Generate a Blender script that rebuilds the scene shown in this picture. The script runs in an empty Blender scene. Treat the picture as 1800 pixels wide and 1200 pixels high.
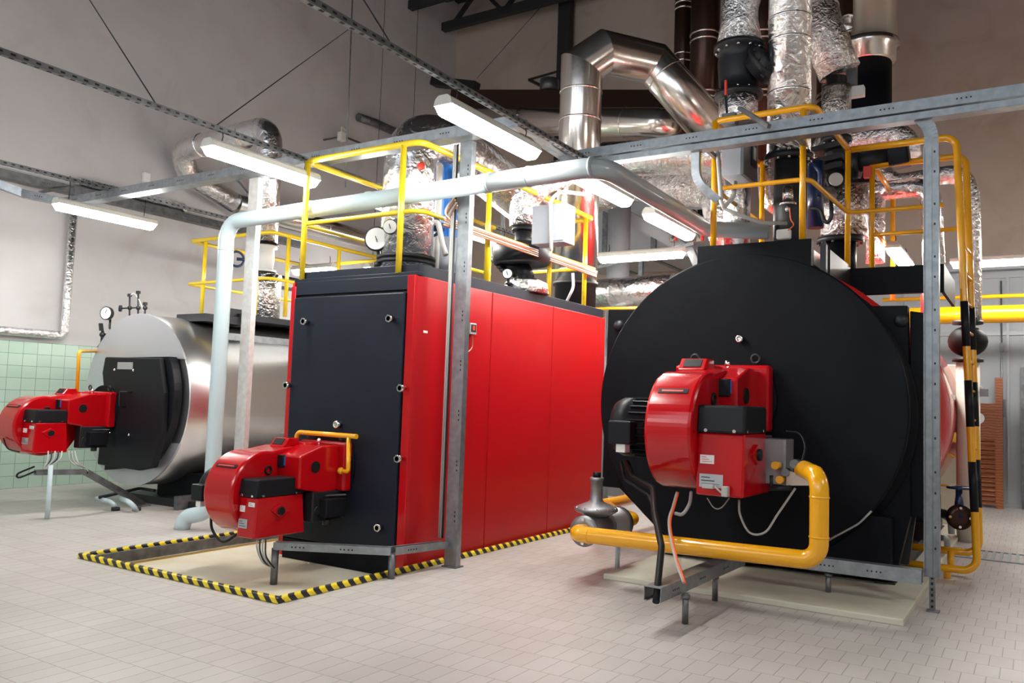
import bpy, bmesh, math, random
from mathutils import Vector, Matrix
random.seed(7)
S = bpy.context.scene
COL = S.collection
# ------------------------------------------------------------------ camera
VA = (1820.0, 735.0); VB = (-1405.0, 625.0); CX, CY = 900.0, 600.0
FPX = math.sqrt(-((VA[0]-CX)*(VB[0]-CX)+(VA[1]-CY)*(VB[1]-CY)))
def camvec(px, py): return Vector((px-CX, -(py-CY), -FPX))
_Y = camvec(*VA).normalized(); _X = -camvec(*VB).normalized(); _Z = _X.cross(_Y)
ROT = Matrix((_X, _Y, _Z))            # camera -> world
EYE = Vector((0, 0, 1.5))
def P(px, py, x=None, y=None, z=None):
    """world point seen at a picture position, on the plane x=, y= or z="""
    d = ROT @ camvec(px, py)
    t = (x-EYE.x)/d.x if x is not None else (y-EYE.y)/d.y if y is not None else (z-EYE.z)/d.z
    return EYE + d*t
cam = bpy.data.cameras.new('camera'); camo = bpy.data.objects.new('camera', cam); COL.objects.link(camo)
cam.sensor_width = 36; cam.lens = 36*FPX/1800; cam.clip_start = .05; cam.clip_end = 100
camo.matrix_world = Matrix.Translation(EYE) @ ROT.to_4x4()
S.camera = camo
# ------------------------------------------------------------------ view + world
S.view_settings.view_transform = 'Standard'; S.view_settings.look = 'None'
S.view_settings.gamma = 1; S.view_settings.use_curve_mapping = False
S.view_settings.exposure = 1.36
LAMP = 38.0          # lamp diffuser emission
W = bpy.data.worlds.new('world'); S.world = W; W.use_nodes = True
W.node_tree.nodes['Background'].inputs[0].default_value = (.5, .5, .55, 1)
W.node_tree.nodes['Background'].inputs[1].default_value = .05
# ------------------------------------------------------------------ materials
def mat(name, col, rough=.5, metal=0, coat=0, bump=None, var=None, emit=None, spec=None):
    m = bpy.data.materials.new(name); m.use_nodes = True; nt = m.node_tree; b = nt.nodes['Principled BSDF']
    b.inputs['Base Color'].default_value = (*col, 1); b.inputs['Roughness'].default_value = rough
    b.inputs['Metallic'].default_value = metal; b.inputs['Coat Weight'].default_value = coat
    b.inputs['Coat Roughness'].default_value = .08
    if spec is not None: b.inputs['Specular IOR Level'].default_value = spec
    if emit: b.inputs['Emission Color'].default_value = (*emit[0], 1); b.inputs['Emission Strength'].default_value = emit[1]
    tc = nt.nodes.new('ShaderNodeTexCoord')
    if var:   # (scale, amount, [colour2])
        n = nt.nodes.new('ShaderNodeTexNoise'); n.inputs['Scale'].default_value = var[0]; n.inputs['Detail'].default_value = 6
        nt.links.new(tc.outputs['Object'], n.inputs['Vector'])
        r = nt.nodes.new('ShaderNodeValToRGB'); r.color_ramp.elements[0].position = .35; r.color_ramp.elements[1].position = .68
        c2 = var[2] if len(var) > 2 else tuple(c*(1-var[1]) for c in col)
        r.color_ramp.elements[0].color = (*c2, 1); r.color_ramp.elements[1].color = (*col, 1)
        nt.links.new(n.outputs['Fac'], r.inputs['Fac']); nt.links.new(r.outputs[0], b.inputs['Base Color'])
    if bump:  # (kind, scale, strength, distance)
        if bump[0] == 'noise':
            n = nt.nodes.new('ShaderNodeTexNoise'); n.inputs['Scale'].default_value = bump[1]; n.inputs['Detail'].default_value = 5; o = n.outputs['Fac']
            n.inputs['Distortion'].default_value = bump[4] if len(bump) > 4 else 0
        else:
            n = nt.nodes.new('ShaderNodeTexVoronoi'); n.inputs['Scale'].default_value = bump[1]; o = n.outputs['Distance']
        nt.links.new(tc.outputs['Object'], n.inputs['Vector'])
        u = nt.nodes.new('ShaderNodeBump'); u.inputs['Strength'].default_value = bump[2]; u.inputs['Distance'].default_value = bump[3]
        nt.links.new(o, u.inputs['Height']); nt.links.new(u.outputs[0], b.inputs['Normal'])
    return m
red      = mat('red_enamel', (.47, .002, .006), .18, 0, .45, spec=.35)
redsheet = mat('red_sheet_metal', (.42, .004, .008), .34, 0, .05, spec=.3, bump=('noise', 1.5, .06, .02))
redbody  = mat('red_shell_paint', (.62, .02, .02), .18, 0, .6)
black    = mat('black_door_paint', (.008, .009, .012), .5, 0, 0, var=(3, .3), bump=('noise', 60, .05, .002), spec=.09)
dkpanel  = mat('charcoal_panel', (.014, .018, .030), .42, 0, 0, var=(2.2, .2), bump=('noise', 50, .05, .002), spec=.2)
blackpl  = mat('black_plastic', (.010, .011, .014), .42, spec=.18)
iron     = mat('dark_iron', (.02, .021, .025), .45, .3, bump=('noise', 30, .15, .004))
rubber   = mat('black_rubber', (.012, .012, .012), .5, spec=.15)
yellow   = mat('rail_yellow', (.80, .56, .02), .28, 0, .35)
amber    = mat('gas_pipe_yellow', (.86, .40, .005), .26, 0, .4)
galv     = mat('galvanised_steel', (.36, .385, .41), .4, .8, var=(14, .25), bump=('noise', 40, .05, .003))
galvm    = mat('dull_galvanised_steel', (.27, .29, .31), .4, .8, var=(14, .25), bump=('noise', 40, .05, .003))
galvd    = mat('weathered_zinc', (.22, .23, .24), .45, .75, var=(10, .4))
pale     = mat('pale_zinc_post', (.66, .67, .66), .5, .3, var=(16, .15, (.58, .55, .53)))
foil     = mat('aluminium_foil', (.90, .89, .89), .22, 1, bump=('noise', 9, .75, .03, 1.2))
foil2    = mat('crumpled_foil', (.90, .89, .88), .2, 1, bump=('noise', 14, .85, .035, 1.8))
steel    = mat('bright_steel', (.88, .83, .78), .2, 1, bump=('noise', 2.5, .15, .03))
silver   = mat('brushed_aluminium_shell', (.84, .83, .83), .29, .97, bump=('noise', 260, .12, .002))
silverf  = mat('dull_aluminium_face', (.62, .62, .66), .42, .7, bump=('noise', 2, .1, .01))
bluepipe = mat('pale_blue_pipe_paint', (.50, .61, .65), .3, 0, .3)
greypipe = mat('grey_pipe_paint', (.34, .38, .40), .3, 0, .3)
brownst  = mat('brown_flue_steel', (.060, .030, .022), .28, .7)
darkst   = mat('matt_dark_steel', (.03, .03, .032), .5, .4)
beigeduct= mat('beige_duct', (.42, .37, .31), .4, .4)
white    = mat('white_plastic', (.75, .75, .73), .4)
label    = mat('label_white', (.80, .80, .78), .5)
labelg   = mat('label_grey', (.45, .46, .48), .4, .5)
greybox  = mat('grey_enclosure', (.31, .34, .39), .45)
darkgrey = mat('dark_grey_enclosure', (.13, .14, .15), .4, .3)
castal   = mat('cast_aluminium', (.30, .30, .31), .45, .75, bump=('noise', 40, .1, .004))
chrome   = mat('chrome', (.8, .8, .8), .12, 1)
brass    = mat('brass', (.55, .38, .14), .3, 1)
blue     = mat('blue_paint', (.01, .15, .55), .3, 0, .3)
navy     = mat('navy_paint', (.012, .03, .10), .35, 0, .2)
hole     = mat('dark_slot', (.01, .01, .01), .8)
conc     = mat('cream_concrete', (.60, .58, .47), .75, var=(1.3, .18), bump=('noise', 25, .2, .005))
pitfl    = mat('cream_screed', (.70, .67, .56), .6, var=(1.1, .25, (.55, .47, .33)), bump=('noise', 14, .15, .004))
cable    = mat('grey_cable', (.42, .42, .40), .5)
orangec  = mat('orange_cable', (.80, .12, .02), .45)
copper   = mat('copper_pipe', (.62, .30, .18), .3, .8)
truss    = mat('truss_dark', (.02, .02, .022), .6)
duct     = mat('grey_painted_duct', (.36, .37, .39), .45, .2)
doorgrey = mat('door_grey', (.40, .42, .45), .5, .1, var=(2, .08))
cream    = mat('cream_enamel', (.72, .68, .58), .4)
face     = mat('gauge_face', (.86, .86, .86), .35)
tread    = mat('chequer_plate', (.035, .037, .042), .45, .6, bump=('voronoi', 90, .6, .004))
tube_em  = mat('lit_diffuser', (.95, .95, .95), .4, emit=((1.0, .985, .93), LAMP))
lamphs   = mat('lamp_housing', (.62, .60, .54), .5)
fill_glow = mat('window_daylight', (.8, .85, .9), .3, emit=((.80, .90, 1.0), 1.05))  # emission of the made-up panes that brighten the hall from behind
redlogo  = mat('label_red', (.75, .05, .03), .4)
grate_m  = mat('grating_zinc', (.33, .36, .38), .4, .7)

def stripes(name, axis=0, width=.05, diag=1.0, c1=(.80, .62, .02), c2=(.012, .010, .016), off=0.0):
    """yellow and black bands; diag slants them"""
    m = bpy.data.materials.new(name); m.use_nodes = True; nt = m.node_tree; b = nt.nodes['Principled BSDF']
    tc = nt.nodes.new('ShaderNodeTexCoord'); sp = nt.nodes.new('ShaderNodeSeparateXYZ'); nt.links.new(tc.outputs['Object'], sp.inputs[0])
    def mth(op, a, bb):
        n = nt.nodes.new('ShaderNodeMath'); n.operation = op
        for i, v in enumerate((a, bb)):
            if isinstance(v, (int, float)): n.inputs[i].default_value = v
            elif v is not None: nt.links.new(v, n.inputs[i])
        return n.outputs[0]
    a = sp.outputs[axis]
    if diag:
        o = mth('ADD', sp.outputs[0 if axis == 1 else 1], sp.outputs[2]); a = mth('ADD', a, mth('MULTIPLY', o, diag))
    a = mth('ADD', a, 50+off)
    g = mth('GREATER_THAN', mth('MODULO', a, width*2), width)
    mx = nt.nodes.new('ShaderNodeMix'); mx.data_type = 'RGBA'; nt.links.new(g, mx.inputs[0])
    mx.inputs[6].default_value = (*c1, 1); mx.inputs[7].default_value = (*c2, 1)
    nt.links.new(mx.outputs[2], b.inputs['Base Color']); b.inputs['Roughness'].default_value = .4
    return m

def floor_mat():
    m = bpy.data.materials.new('floor_tile'); m.use_nodes = True; nt = m.node_tree; b = nt.nodes['Principled BSDF']
    tc = nt.nodes.new('ShaderNodeTexCoord')
    br = nt.nodes.new('ShaderNodeTexBrick'); nt.links.new(tc.outputs['Object'], br.inputs['Vector'])
    for k, v in dict(Scale=1.0).items(): br.inputs[k].default_value = v
    br.inputs['Mortar Size'].default_value = .0028; br.inputs['Mortar Smooth'].default_value = .2
    br.inputs['Brick Width'].default_value = .127; br.inputs['Row Height'].default_value = .257; br.offset = .5
    br.inputs['Color1'].default_value = (.52, .488, .465, 1); br.inputs['Color2'].default_value = (.475, .443, .418, 1)
    br.inputs['Mortar'].default_value = (.27, .235, .21, 1); br.inputs['Bias'].default_value = -.2
    n = nt.nodes.new('ShaderNodeTexNoise'); n.inputs['Scale'].default_value = .8; n.inputs['Detail'].default_value = 5; nt.links.new(tc.outputs['Object'], n.inputs['Vector'])
    r = nt.nodes.new('ShaderNodeValToRGB'); r.color_ramp.elements[0].color = (.86, .85, .84, 1); r.color_ramp.elements[1].color = (1, 1, 1, 1)
    r.color_ramp.elements[0].position = .3; r.color_ramp.elements[1].position = .6; nt.links.new(n.outputs['Fac'], r.inputs['Fac'])
    mx = nt.nodes.new('ShaderNodeMix'); mx.data_type = 'RGBA'; mx.blend_type = 'MULTIPLY'; mx.inputs[0].default_value = 1
    nt.links.new(br.outputs['Color'], mx.inputs[6]); nt.links.new(r.outputs[0], mx.inputs[7]); nt.links.new(mx.outputs[2], b.inputs['Base Color'])
    b.inputs['Roughness'].default_value = .42
    u = nt.nodes.new('ShaderNodeBump'); u.inputs['Strength'].default_value = .3; u.inputs['Distance'].default_value = .003; u.invert = True
    nt.links.new(br.outputs['Fac'], u.inputs['Height']); nt.links.new(u.outputs[0], b.inputs['Normal'])
    return m

def plaster_mat(name, c1, c2, tile=False, stain=(.35, .24, .17)):
    m = bpy.data.materials.new(name); m.use_nodes = True; nt = m.node_tree; b = nt.nodes['Principled BSDF']
    tc = nt.nodes.new('ShaderNodeTexCoord')
    def noise(sc, det=6, dist=0):
        n = nt.nodes.new('ShaderNodeTexNoise'); n.inputs['Scale'].default_value = sc; n.inputs['Detail'].default_value = det; n.inputs['Distortion'].default_value = dist
        nt.links.new(tc.outputs['Object'], n.inputs['Vector']); return n.outputs['Fac']
    def ramp(src, a, ca, bb, cb):
        r = nt.nodes.new('ShaderNodeValToRGB'); r.color_ramp.elements[0].position = a; r.color_ramp.elements[1].position = bb
        r.color_ramp.elements[0].color = (*ca, 1); r.color_ramp.elements[1].color = (*cb, 1); nt.links.new(src, r.inputs['Fac']); return r.outputs[0]
    def mix(f, a, bb):
        x = nt.nodes.new('ShaderNodeMix'); x.data_type = 'RGBA'
        if isinstance(f, float): x.inputs[0].default_value = f
        else: nt.links.new(f, x.inputs[0])
        for i, v in ((6, a), (7, bb)):
            if isinstance(v, tuple): x.inputs[i].default_value = (*v, 1)
            else: nt.links.new(v, x.inputs[i])
        return x.outputs[2]
    c = ramp(noise(.35, 7, .6), .35, c2, .65, c1)
    s = ramp(noise(.9, 8, 1.2), .56, (0, 0, 0), .8, (.45, .45, .45))
    c = mix(s, c, stain)
    sp = nt.nodes.new('ShaderNodeSeparateXYZ'); nt.links.new(tc.outputs['Object'], sp.inputs[0])
    u = nt.nodes.new('ShaderNodeBump'); u.inputs['Strength'].default_value = .25; u.inputs['Distance'].default_value = .03
    nt.links.new(noise(3, 8), u.inputs['Height']); nt.links.new(u.outputs[0], b.inputs['Normal'])
    b.inputs['Roughness'].default_value = .8
    nt.links.new(c, b.inputs['Base Color'])
    return m
def walltile_mat():
    m = bpy.data.materials.new('green_wall_tile'); m.use_nodes = True; nt = m.node_tree; b = nt.nodes['Principled BSDF']
    tc = nt.nodes.new('ShaderNodeTexCoord'); sp = nt.nodes.new('ShaderNodeSeparateXYZ'); cb = nt.nodes.new('ShaderNodeCombineXYZ')
    nt.links.new(tc.outputs['Object'], sp.inputs[0]); nt.links.new(sp.outputs[1], cb.inputs[0]); nt.links.new(sp.outputs[2], cb.inputs[1])
    br = nt.nodes.new('ShaderNodeTexBrick'); nt.links.new(cb.outputs[0], br.inputs['Vector']); br.offset = 0
    br.inputs['Scale'].default_value = 1; br.inputs['Brick Width'].default_value = .205; br.inputs['Row Height'].default_value = .176
    br.inputs['Mortar Size'].default_value = .003; br.inputs['Color1'].default_value = (.48, .62, .52, 1); br.inputs['Color2'].default_value = (.44, .58, .48, 1)
    br.inputs['Mortar'].default_value = (.16, .22, .19, 1)
    nt.links.new(br.outputs['Color'], b.inputs['Base Color']); b.inputs['Roughness'].default_value = .25
    return m
def wood_mat():
    m = bpy.data.materials.new('varnished_wood'); m.use_nodes = True; nt = m.node_tree; b = nt.nodes['Principled BSDF']
    tc = nt.nodes.new('ShaderNodeTexCoord'); w = nt.nodes.new('ShaderNodeTexWave'); w.inputs['Scale'].default_value = 7; w.inputs['Distortion'].default_value = 5; w.inputs['Detail'].default_value = 3
    w.bands_direction = 'Z'; nt.links.new(tc.outputs['Object'], w.inputs['Vector'])
    r = nt.nodes.new('ShaderNodeValToRGB'); r.color_ramp.elements[0].color = (.20, .055, .018, 1); r.color_ramp.elements[1].color = (.36, .11, .035, 1)
    nt.links.new(w.outputs['Fac'], r.inputs['Fac']); nt.links.new(r.outputs[0], b.inputs['Base Color']); b.inputs['Roughness'].default_value = .4
    return m
floor_m = floor_mat()
wall_l = plaster_mat('left_wall_plaster', (.60, .585, .592), (.485, .462, .465), stain=(.36, .29, .24))
wall_b = plaster_mat('back_wall_plaster', (.52, .425, .36), (.42, .335, .28), stain=(.30, .19, .12))
wtile = walltile_mat(); wood = wood_mat()
tape_x = stripes('hazard_tape_x', 0, .062, 1.0); tape_y = stripes('hazard_tape_y', 1, .062, 1.0)
post_str = stripes('post_bands', 2, .52, 0)

# ------------------------------------------------------------------ mesh builder
ORG = {}
def V3(p): return Vector(p)
def fillet(pts, rb, n=8):
    pts = [V3(p) for p in pts]; out = [pts[0]]
    for i in range(1, len(pts)-1):
        a, b, c = pts[i-1], pts[i], pts[i+1]
        d1 = (a-b); d2 = (c-b); l1, l2 = d1.length, d2.length; d1.normalize(); d2.normalize()
        ang = d1.angle(d2)
        if ang > math.pi-.02 or rb <= 0: out.append(b); continue
        t = min(rb/math.tan(ang/2), l1*.49, l2*.49); r = t*math.tan(ang/2)
        ctr = b + (d1+d2).normalized()*(r/math.sin(ang/2))
        s = b+d1*t-ctr; e = b+d2*t-ctr; th = s.angle(e)
        for k in range(n+1):
            f = k/n; out.append(ctr + (s*math.sin((1-f)*th)+e*math.sin(f*th))/math.sin(th))
    out.append(pts[-1]); return out
def catmull(pts, n=8):
    p = [V3(q) for q in pts]; p = [p[0]*2-p[1]]+p+[p[-1]*2-p[-2]]; out = []
    for i in range(1, len(p)-2):
        for k in range(n):
            t = k/n; out.append(.5*((2*p[i])+(p[i+1]-p[i-1])*t+(2*p[i-1]-5*p[i]+4*p[i+1]-p[i+2])*t*t+(3*p[i]-p[i-1]-3*p[i+1]+p[i+2])*t**3))
    return out+[p[-2]]
class M:
    def __init__(s): s.v = []; s.f = []; s.mi = []; s.sm = []
    def _add(s, vs, fs, m=0, sm=False):
        o = len(s.v); s.v += [V3(v) for v in vs]
        for f in fs: s.f.append([i+o for i in f]); s.mi.append(m); s.sm.append(sm)
        return s
    def box(s, x0, x1, y0, y1, z0, z1, m=0):
        vs = [(x, y, z) for x in (x0, x1) for y in (y0, y1) for z in (z0, z1)]
        return s._add(vs, [(0, 1, 3, 2), (4, 6, 7, 5), (0, 4, 5, 1), (2, 3, 7, 6), (0, 2, 6, 4), (1, 5, 7, 3)], m)
    def bar(s, p0, p1, w, h, up=(0, 0, 1), m=0):
        p0, p1 = V3(p0), V3(p1); d = (p1-p0).normalized(); u = V3(up); sd = d.cross(u)
        if sd.length < .01: sd = d.cross(V3((1, 0, 0)))
        sd.normalize(); u = sd.cross(d); vs = []
        for p in (p0, p1):
            for a, b in ((-1, -1), (1, -1), (1, 1), (-1, 1)): vs.append(p+sd*(a*w/2)+u*(b*h/2))
        return s._add(vs, [(0, 1, 2, 3), (7, 6, 5, 4), (0, 4, 5, 1), (1, 5, 6, 2), (2, 6, 7, 3), (3, 7, 4, 0)], m)
    def sweep(s, pts, r, n=16, m=0, caps=True, sm=True):
        pts = [V3(p) for p in pts]; N = len(pts); rr = r if isinstance(r, (list, tuple)) else [r]*N
        T = []
        for i in range(N):
            a = pts[max(i-1, 0)]; b = pts[min(i+1, N-1)]
            t = (b-a)
            if t.length < 1e-9: t = T[-1] if T else V3((0, 0, 1))
            if 0 < i < N-1:
                t1 = (pts[i]-a); t2 = (b-pts[i])
                if t1.length > 1e-9 and t2.length > 1e-9: t = t1.normalized()+t2.normalized()
            T.append(t.normalized())
        u = T[0].orthogonal().normalized(); vs = []; fs = []
        for i in range(N):
            if i: u = (T[i-1].rotation_difference(T[i]) @ u)
            u = (u-T[i]*u.dot(T[i])).normalized(); w = T[i].cross(u)
            for k in range(n):
                a = 2*math.pi*k/n; vs.append(pts[i]+(u*math.cos(a)+w*math.sin(a))*rr[i])
        for i in range(N-1):
            for k in range(n):
                k2 = (k+1) % n; fs.append((i*n+k, i*n+k2, (i+1)*n+k2, (i+1)*n+k))
        s._add(vs, fs, m, sm)
        if caps:
            o = len(s.v)-N*n
            s.f.append([o+k for k in range(n)][::-1]); s.mi.append(m); s.sm.append(False)
            s.f.append([o+(N-1)*n+k for k in range(n)]); s.mi.append(m); s.sm.append(False)
        return s
    def tube(s, pts, r, rb=0, n=14, m=0):
        return s.sweep(catmull(pts) if n <= 12 and len(pts) > 2 and rb > .01 else fillet(pts, rb), r, n, m)
    def duct(s, pts, r, n=44, m=0):
        """mitred sheet-metal duct, each straight piece its own shell"""
        pts = [V3(p) for p in pts]; N = len(pts)
        ds = [(pts[i+1]-pts[i]).normalized() for i in range(N-1)]
        for i in range(N-1):
            d = ds[i]; u = d.orthogonal().normalized(); w = d.cross(u)
            n0 = (ds[i-1]+d).normalized() if i else d; n1 = (d+ds[i+1]).normalized() if i < N-2 else d; vs = []
            for p, nn, e in ((pts[i], n0, .0006 if i else 0), (pts[i+1], n1, -.0006 if i < N-2 else 0)):
                for k in range(n):
                    a = 2*math.pi*k/n; o = (u*math.cos(a)+w*math.sin(a))*r
                    o = o-d*(o.dot(nn)/d.dot(nn)); vs.append(p+o+d*e)
            s._add(vs, [(k, (k+1) % n, n+(k+1) % n, n+k) for k in range(n)], m, True)
            o_ = len(s.v)-2*n
            if i == 0: s.f.append([o_+k for k in range(n)]); s.mi.append(m); s.sm.append(False)
            if i == N-2: s.f.append([o_+n+k for k in range(n)]); s.mi.append(m); s.sm.append(False)
        return s
    def cyl(s, p0, p1, r, r2=None, n=24, m=0): return s.sweep([p0, p1], [r, r if r2 is None else r2], n, m)
    def lathe(s, p0, d, prof, n=28, m=0, sm=True):
        p0 = V3(p0); d = V3(d).normalized(); u = d.orthogonal().normalized(); w = d.cross(u); vs = []; fs = []; N = len(prof)
        for t, r in prof:
            for k in range(n):
                a = 2*math.pi*k/n; vs.append(p0+d*t+(u*math.cos(a)+w*math.sin(a))*max(r, 1e-4))
        for i in range(N-1):
            for k in range(n):
                k2 = (k+1) % n; fs.append((i*n+k, i*n+k2, (i+1)*n+k2, (i+1)*n+k))
        s._add(vs, fs, m, sm); o = len(s.v)-N*n
        s.f.append([o+k for k in range(n)][::-1]); s.mi.append(m); s.sm.append(False)
        s.f.append([o+(N-1)*n+k for k in range(n)]); s.mi.append(m); s.sm.append(False)
        return s
    def ball(s, c, r, m=0, n=20, sc=(1, 1, 1)):
        c = V3(c); vs = []; fs = []; R = n//2
        for i in range(R+1):
            ph = math.pi*i/R
            for k in range(n):
                a = 2*math.pi*k/n; vs.append(c+V3((r*sc[0]*math.sin(ph)*math.cos(a), r*sc[1]*math.sin(ph)*math.sin(a), r*sc[2]*math.cos(ph))))
        for i in range(R):
            for k in range(n):
                k2 = (k+1) % n; fs.append((i*n+k, i*n+k2, (i+1)*n+k2, (i+1)*n+k))
        return s._add(vs, fs, m, True)
    def torus(s, c, ax, R, r, n=28, k=10, m=0):
        c = V3(c); ax = V3(ax).normalized(); u = ax.orthogonal().normalized(); w = ax.cross(u); vs = []; fs = []
        for i in range(n):
            a = 2*math.pi*i/n; d = u*math.cos(a)+w*math.sin(a)
            for j in range(k):
                b = 2*math.pi*j/k; vs.append(c+d*(R+r*math.cos(b))+ax*(r*math.sin(b)))
        for i in range(n):
            for j in range(k): fs.append((i*k+j, i*k+(j+1) % k, ((i+1) % n)*k+(j+1) % k, ((i+1) % n)*k+j))
        return s._add(vs, fs, m, True)
    def prism(s, poly, ax, a, b, m=0, smside=False):
        def mk(p, t): return (t, p[0], p[1]) if ax == 'x' else (p[0], t, p[1]) if ax == 'y' else (p[0], p[1], t)
        n = len(poly); vs = [mk(p, a) for p in poly]+[mk(p, b) for p in poly]
        s._add(vs, [tuple(range(n)), tuple(range(n, 2*n))[::-1]], m)
        return s._add(vs, [(i, (i+1) % n, n+(i+1) % n, n+i) for i in range(n)], m, smside)
    def bolts(s, c, ax, R, num, r, h, m=0, n=6, ph=0):
        c = V3(c); ax = V3(ax).normalized(); u = ax.orthogonal().normalized(); w = ax.cross(u)
        for i in range(num):
            a = 2*math.pi*i/num+ph; p = c+(u*math.cos(a)+w*math.sin(a))*R; s.cyl(p, p+ax*h, r, n=n, m=m)
        return s
    def split(s, name, mats, parent, **kw):
        """one object per loose piece"""
        par = list(range(len(s.v)))
        def find(a):
            while par[a] != a: par[a] = par[par[a]]; a = par[a]
            return a
        for f in s.f:
            for i in f[1:]: par[find(i)] = find(f[0])
        groups = {}
        for k, f in enumerate(s.f): groups.setdefault(find(f[0]), []).append(k)
        for g in groups.values():
            q = M(); idx = {}
            for k in g:
                ff = []
                for i in s.f[k]:
                    if i not in idx: idx[i] = len(q.v); q.v.append(s.v[i])
                    ff.append(idx[i])
                q.f.append(ff); q.mi.append(s.mi[k]); q.sm.append(s.sm[k])
            q.build(name, mats, parent, **kw)
    def build(s, name, mats, parent=None, bevel=0, label=None):
        org = ORG[parent.name] if parent else V3((0, 0, 0))
        me = bpy.data.meshes.new(name); me.from_pydata([v-org for v in s.v], [], s.f)
        if not isinstance(mats, (list, tuple)): mats = [mats]
        for m in mats: me.materials.append(m)
        me.polygons.foreach_set('material_index', s.mi); me.polygons.foreach_set('use_smooth', s.sm)
        bm = bmesh.new(); bm.from_mesh(me); bmesh.ops.remove_doubles(bm, verts=bm.verts, dist=1e-6); bmesh.ops.recalc_face_normals(bm, faces=bm.faces); bm.to_mesh(me); bm.free()
        o = bpy.data.objects.new(name, me); COL.objects.link(o)
        if parent: o.parent = parent
        ORG[o.name] = org
        if bevel:
            b = o.modifiers.new('bevel', 'BEVEL'); b.width = bevel; b.segments = 2; b.limit_method = 'ANGLE'; b.angle_limit = .7
        if label: o['label'] = label
        return o
def thing(name, lab, cat, loc, group=None):
    o = bpy.data.objects.new(name, None); COL.objects.link(o); o.location = loc; o.empty_display_size = .1
    o['label'] = lab; o['category'] = cat; ORG[o.name] = V3(loc)
    if group: o['group'] = group
    return o
def tag(o, lab, cat, group=None):
    o['label'] = lab; o['category'] = cat
    if group: o['group'] = group
    return o
def struct(o): o['kind'] = 'structure'; return o
# ================================================================== ROOM
WX, BY, RX, FY, CZ = -12.43, 16.5, 7.0, -5.0, 11.6
PX0, PX1, PY0, PY1, PZ = -7.02, -4.62, 4.27, 9.9, -.08
m = M()
m.box(WX, PX0, FY, BY, -.3, 0); m.box(PX1, RX, FY, BY, -.3, 0); m.box(PX0, PX1, FY, PY0, -.3, 0); m.box(PX0, PX1, PY1, BY, -.3, 0)
struct(m.build('floor', floor_m))
struct(M().box(PX0, PX1, PY0, PY1, -.3, PZ).build('trim_6', pitfl))
m = M(); t = .035
for a in ((PX0, PX0+t, PY0, PY1), (PX1-t, PX1, PY0, PY1), (PX0, PX1, PY0, PY0+t)): m.box(*a, PZ, .02)
struct(m.build('trim_1', galvd))
struct(M().box(WX-.3, WX, FY, BY, -.3, CZ).build('wall_left', wall_l))
struct(M().box(WX, WX+.02, FY, BY, 0, 2.12).build('trim_2', wtile))
struct(M().box(WX-.3, RX+.3, BY, BY+.3, -.3, CZ).build('wall_back', wall_b))
struct(M().box(RX, RX+.3, FY, BY, -.3, CZ).build('wall_right', wall_b))
struct(M().box(WX-.3, RX+.3, FY-.3, FY, -.3, CZ).build('wall_front', wall_l))
struct(M().box(WX-.3, RX+.3, FY-.3, BY+.3, CZ, CZ+.3).build('ceiling', truss))
# tall daylight panes on the wall behind the viewer, added as unseen fill
for i, x in enumerate((-11.2, -7.6, -4.0, -.4, 3.2)):
    wn = struct(M().box(x, x+2.4, FY, FY+.03, 3.4, 8.6).build('window_%d' % (i+1), fill_glow))
    m = M()
    for k in range(4): m.box(x+k*.8-.03, x+k*.8+.03, FY+.03, FY+.09, 3.4, 8.6)
    for k in range(5): m.box(x-.03, x+2.43, FY+.03, FY+.09, 3.4+k*1.3-.03, 3.4+k*1.3+.03)
    m.build('window_frame', duct, wn)
# raised hazard-banded kerb round the pit, one strip per side
def kerb(a, nm_m, lab):
    tag(M().box(*a, -.001, .045).build('hazard_kerb', nm_m, bevel=.012), lab, 'kerb', 'hazard kerbs round the boiler pit')
w = .06
kerb((PX0-w, PX1+w, PY0-w, PY0), tape_x, 'yellow and black striped kerb along the front edge of the pit')
kerb((PX1, PX1+w, PY0+.001, PY1), tape_y, 'yellow and black striped kerb running beside the red boiler side')
kerb((PX0-w, PX0, PY0+.001, PY1), tape_y, 'yellow and black striped kerb on the far left edge of the pit')
struct(M().box(PX0+.12, PX0+.15, PY0+.04, PY1, PZ, PZ+.015).build('trim_3', brass))
# grey steel partition and doors on the back wall
m = M(); x0, x1, yb = -4.4, 3.2, BY-.25
m.box(x0, x1, yb, BY, 0, 3.98)
struct(m.build('trim_4', doorgrey))
m = M()
for z in (.0, 2.88, 3.86): m.box(x0, x1, yb-.04, yb, z, z+.07)
for x in (-3.2, -2.0, -.38, .3, 1.2, 2.4): m.box(x-.02, x+.02, yb-.045, yb, 0, 3.95)
m.box(x0, x1, yb-.22, yb, 3.98, 4.12)
struct(m.build('trim_5', duct))
d = struct(M().box(-.13, .9, yb-.06, yb, .02, 2.26).build('door_1', doorgrey, bevel=.01))
q = M().box(-.20, -.13, yb-.09, yb, 0, 2.34).box(.9, .97, yb-.09, yb, 0, 2.34).box(-.13, .9, yb-.09, yb, 2.27, 2.34).build('door_frame', galvd, d)
M().box(-.06, .1, yb-.075, yb-.06, 1.25, 1.62).build('door_notice', label, d)
M().cyl((-.08, yb-.07, 1.0), (-.08, yb-.13, 1.0), .02).build('door_handle', galvd, d)
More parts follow.
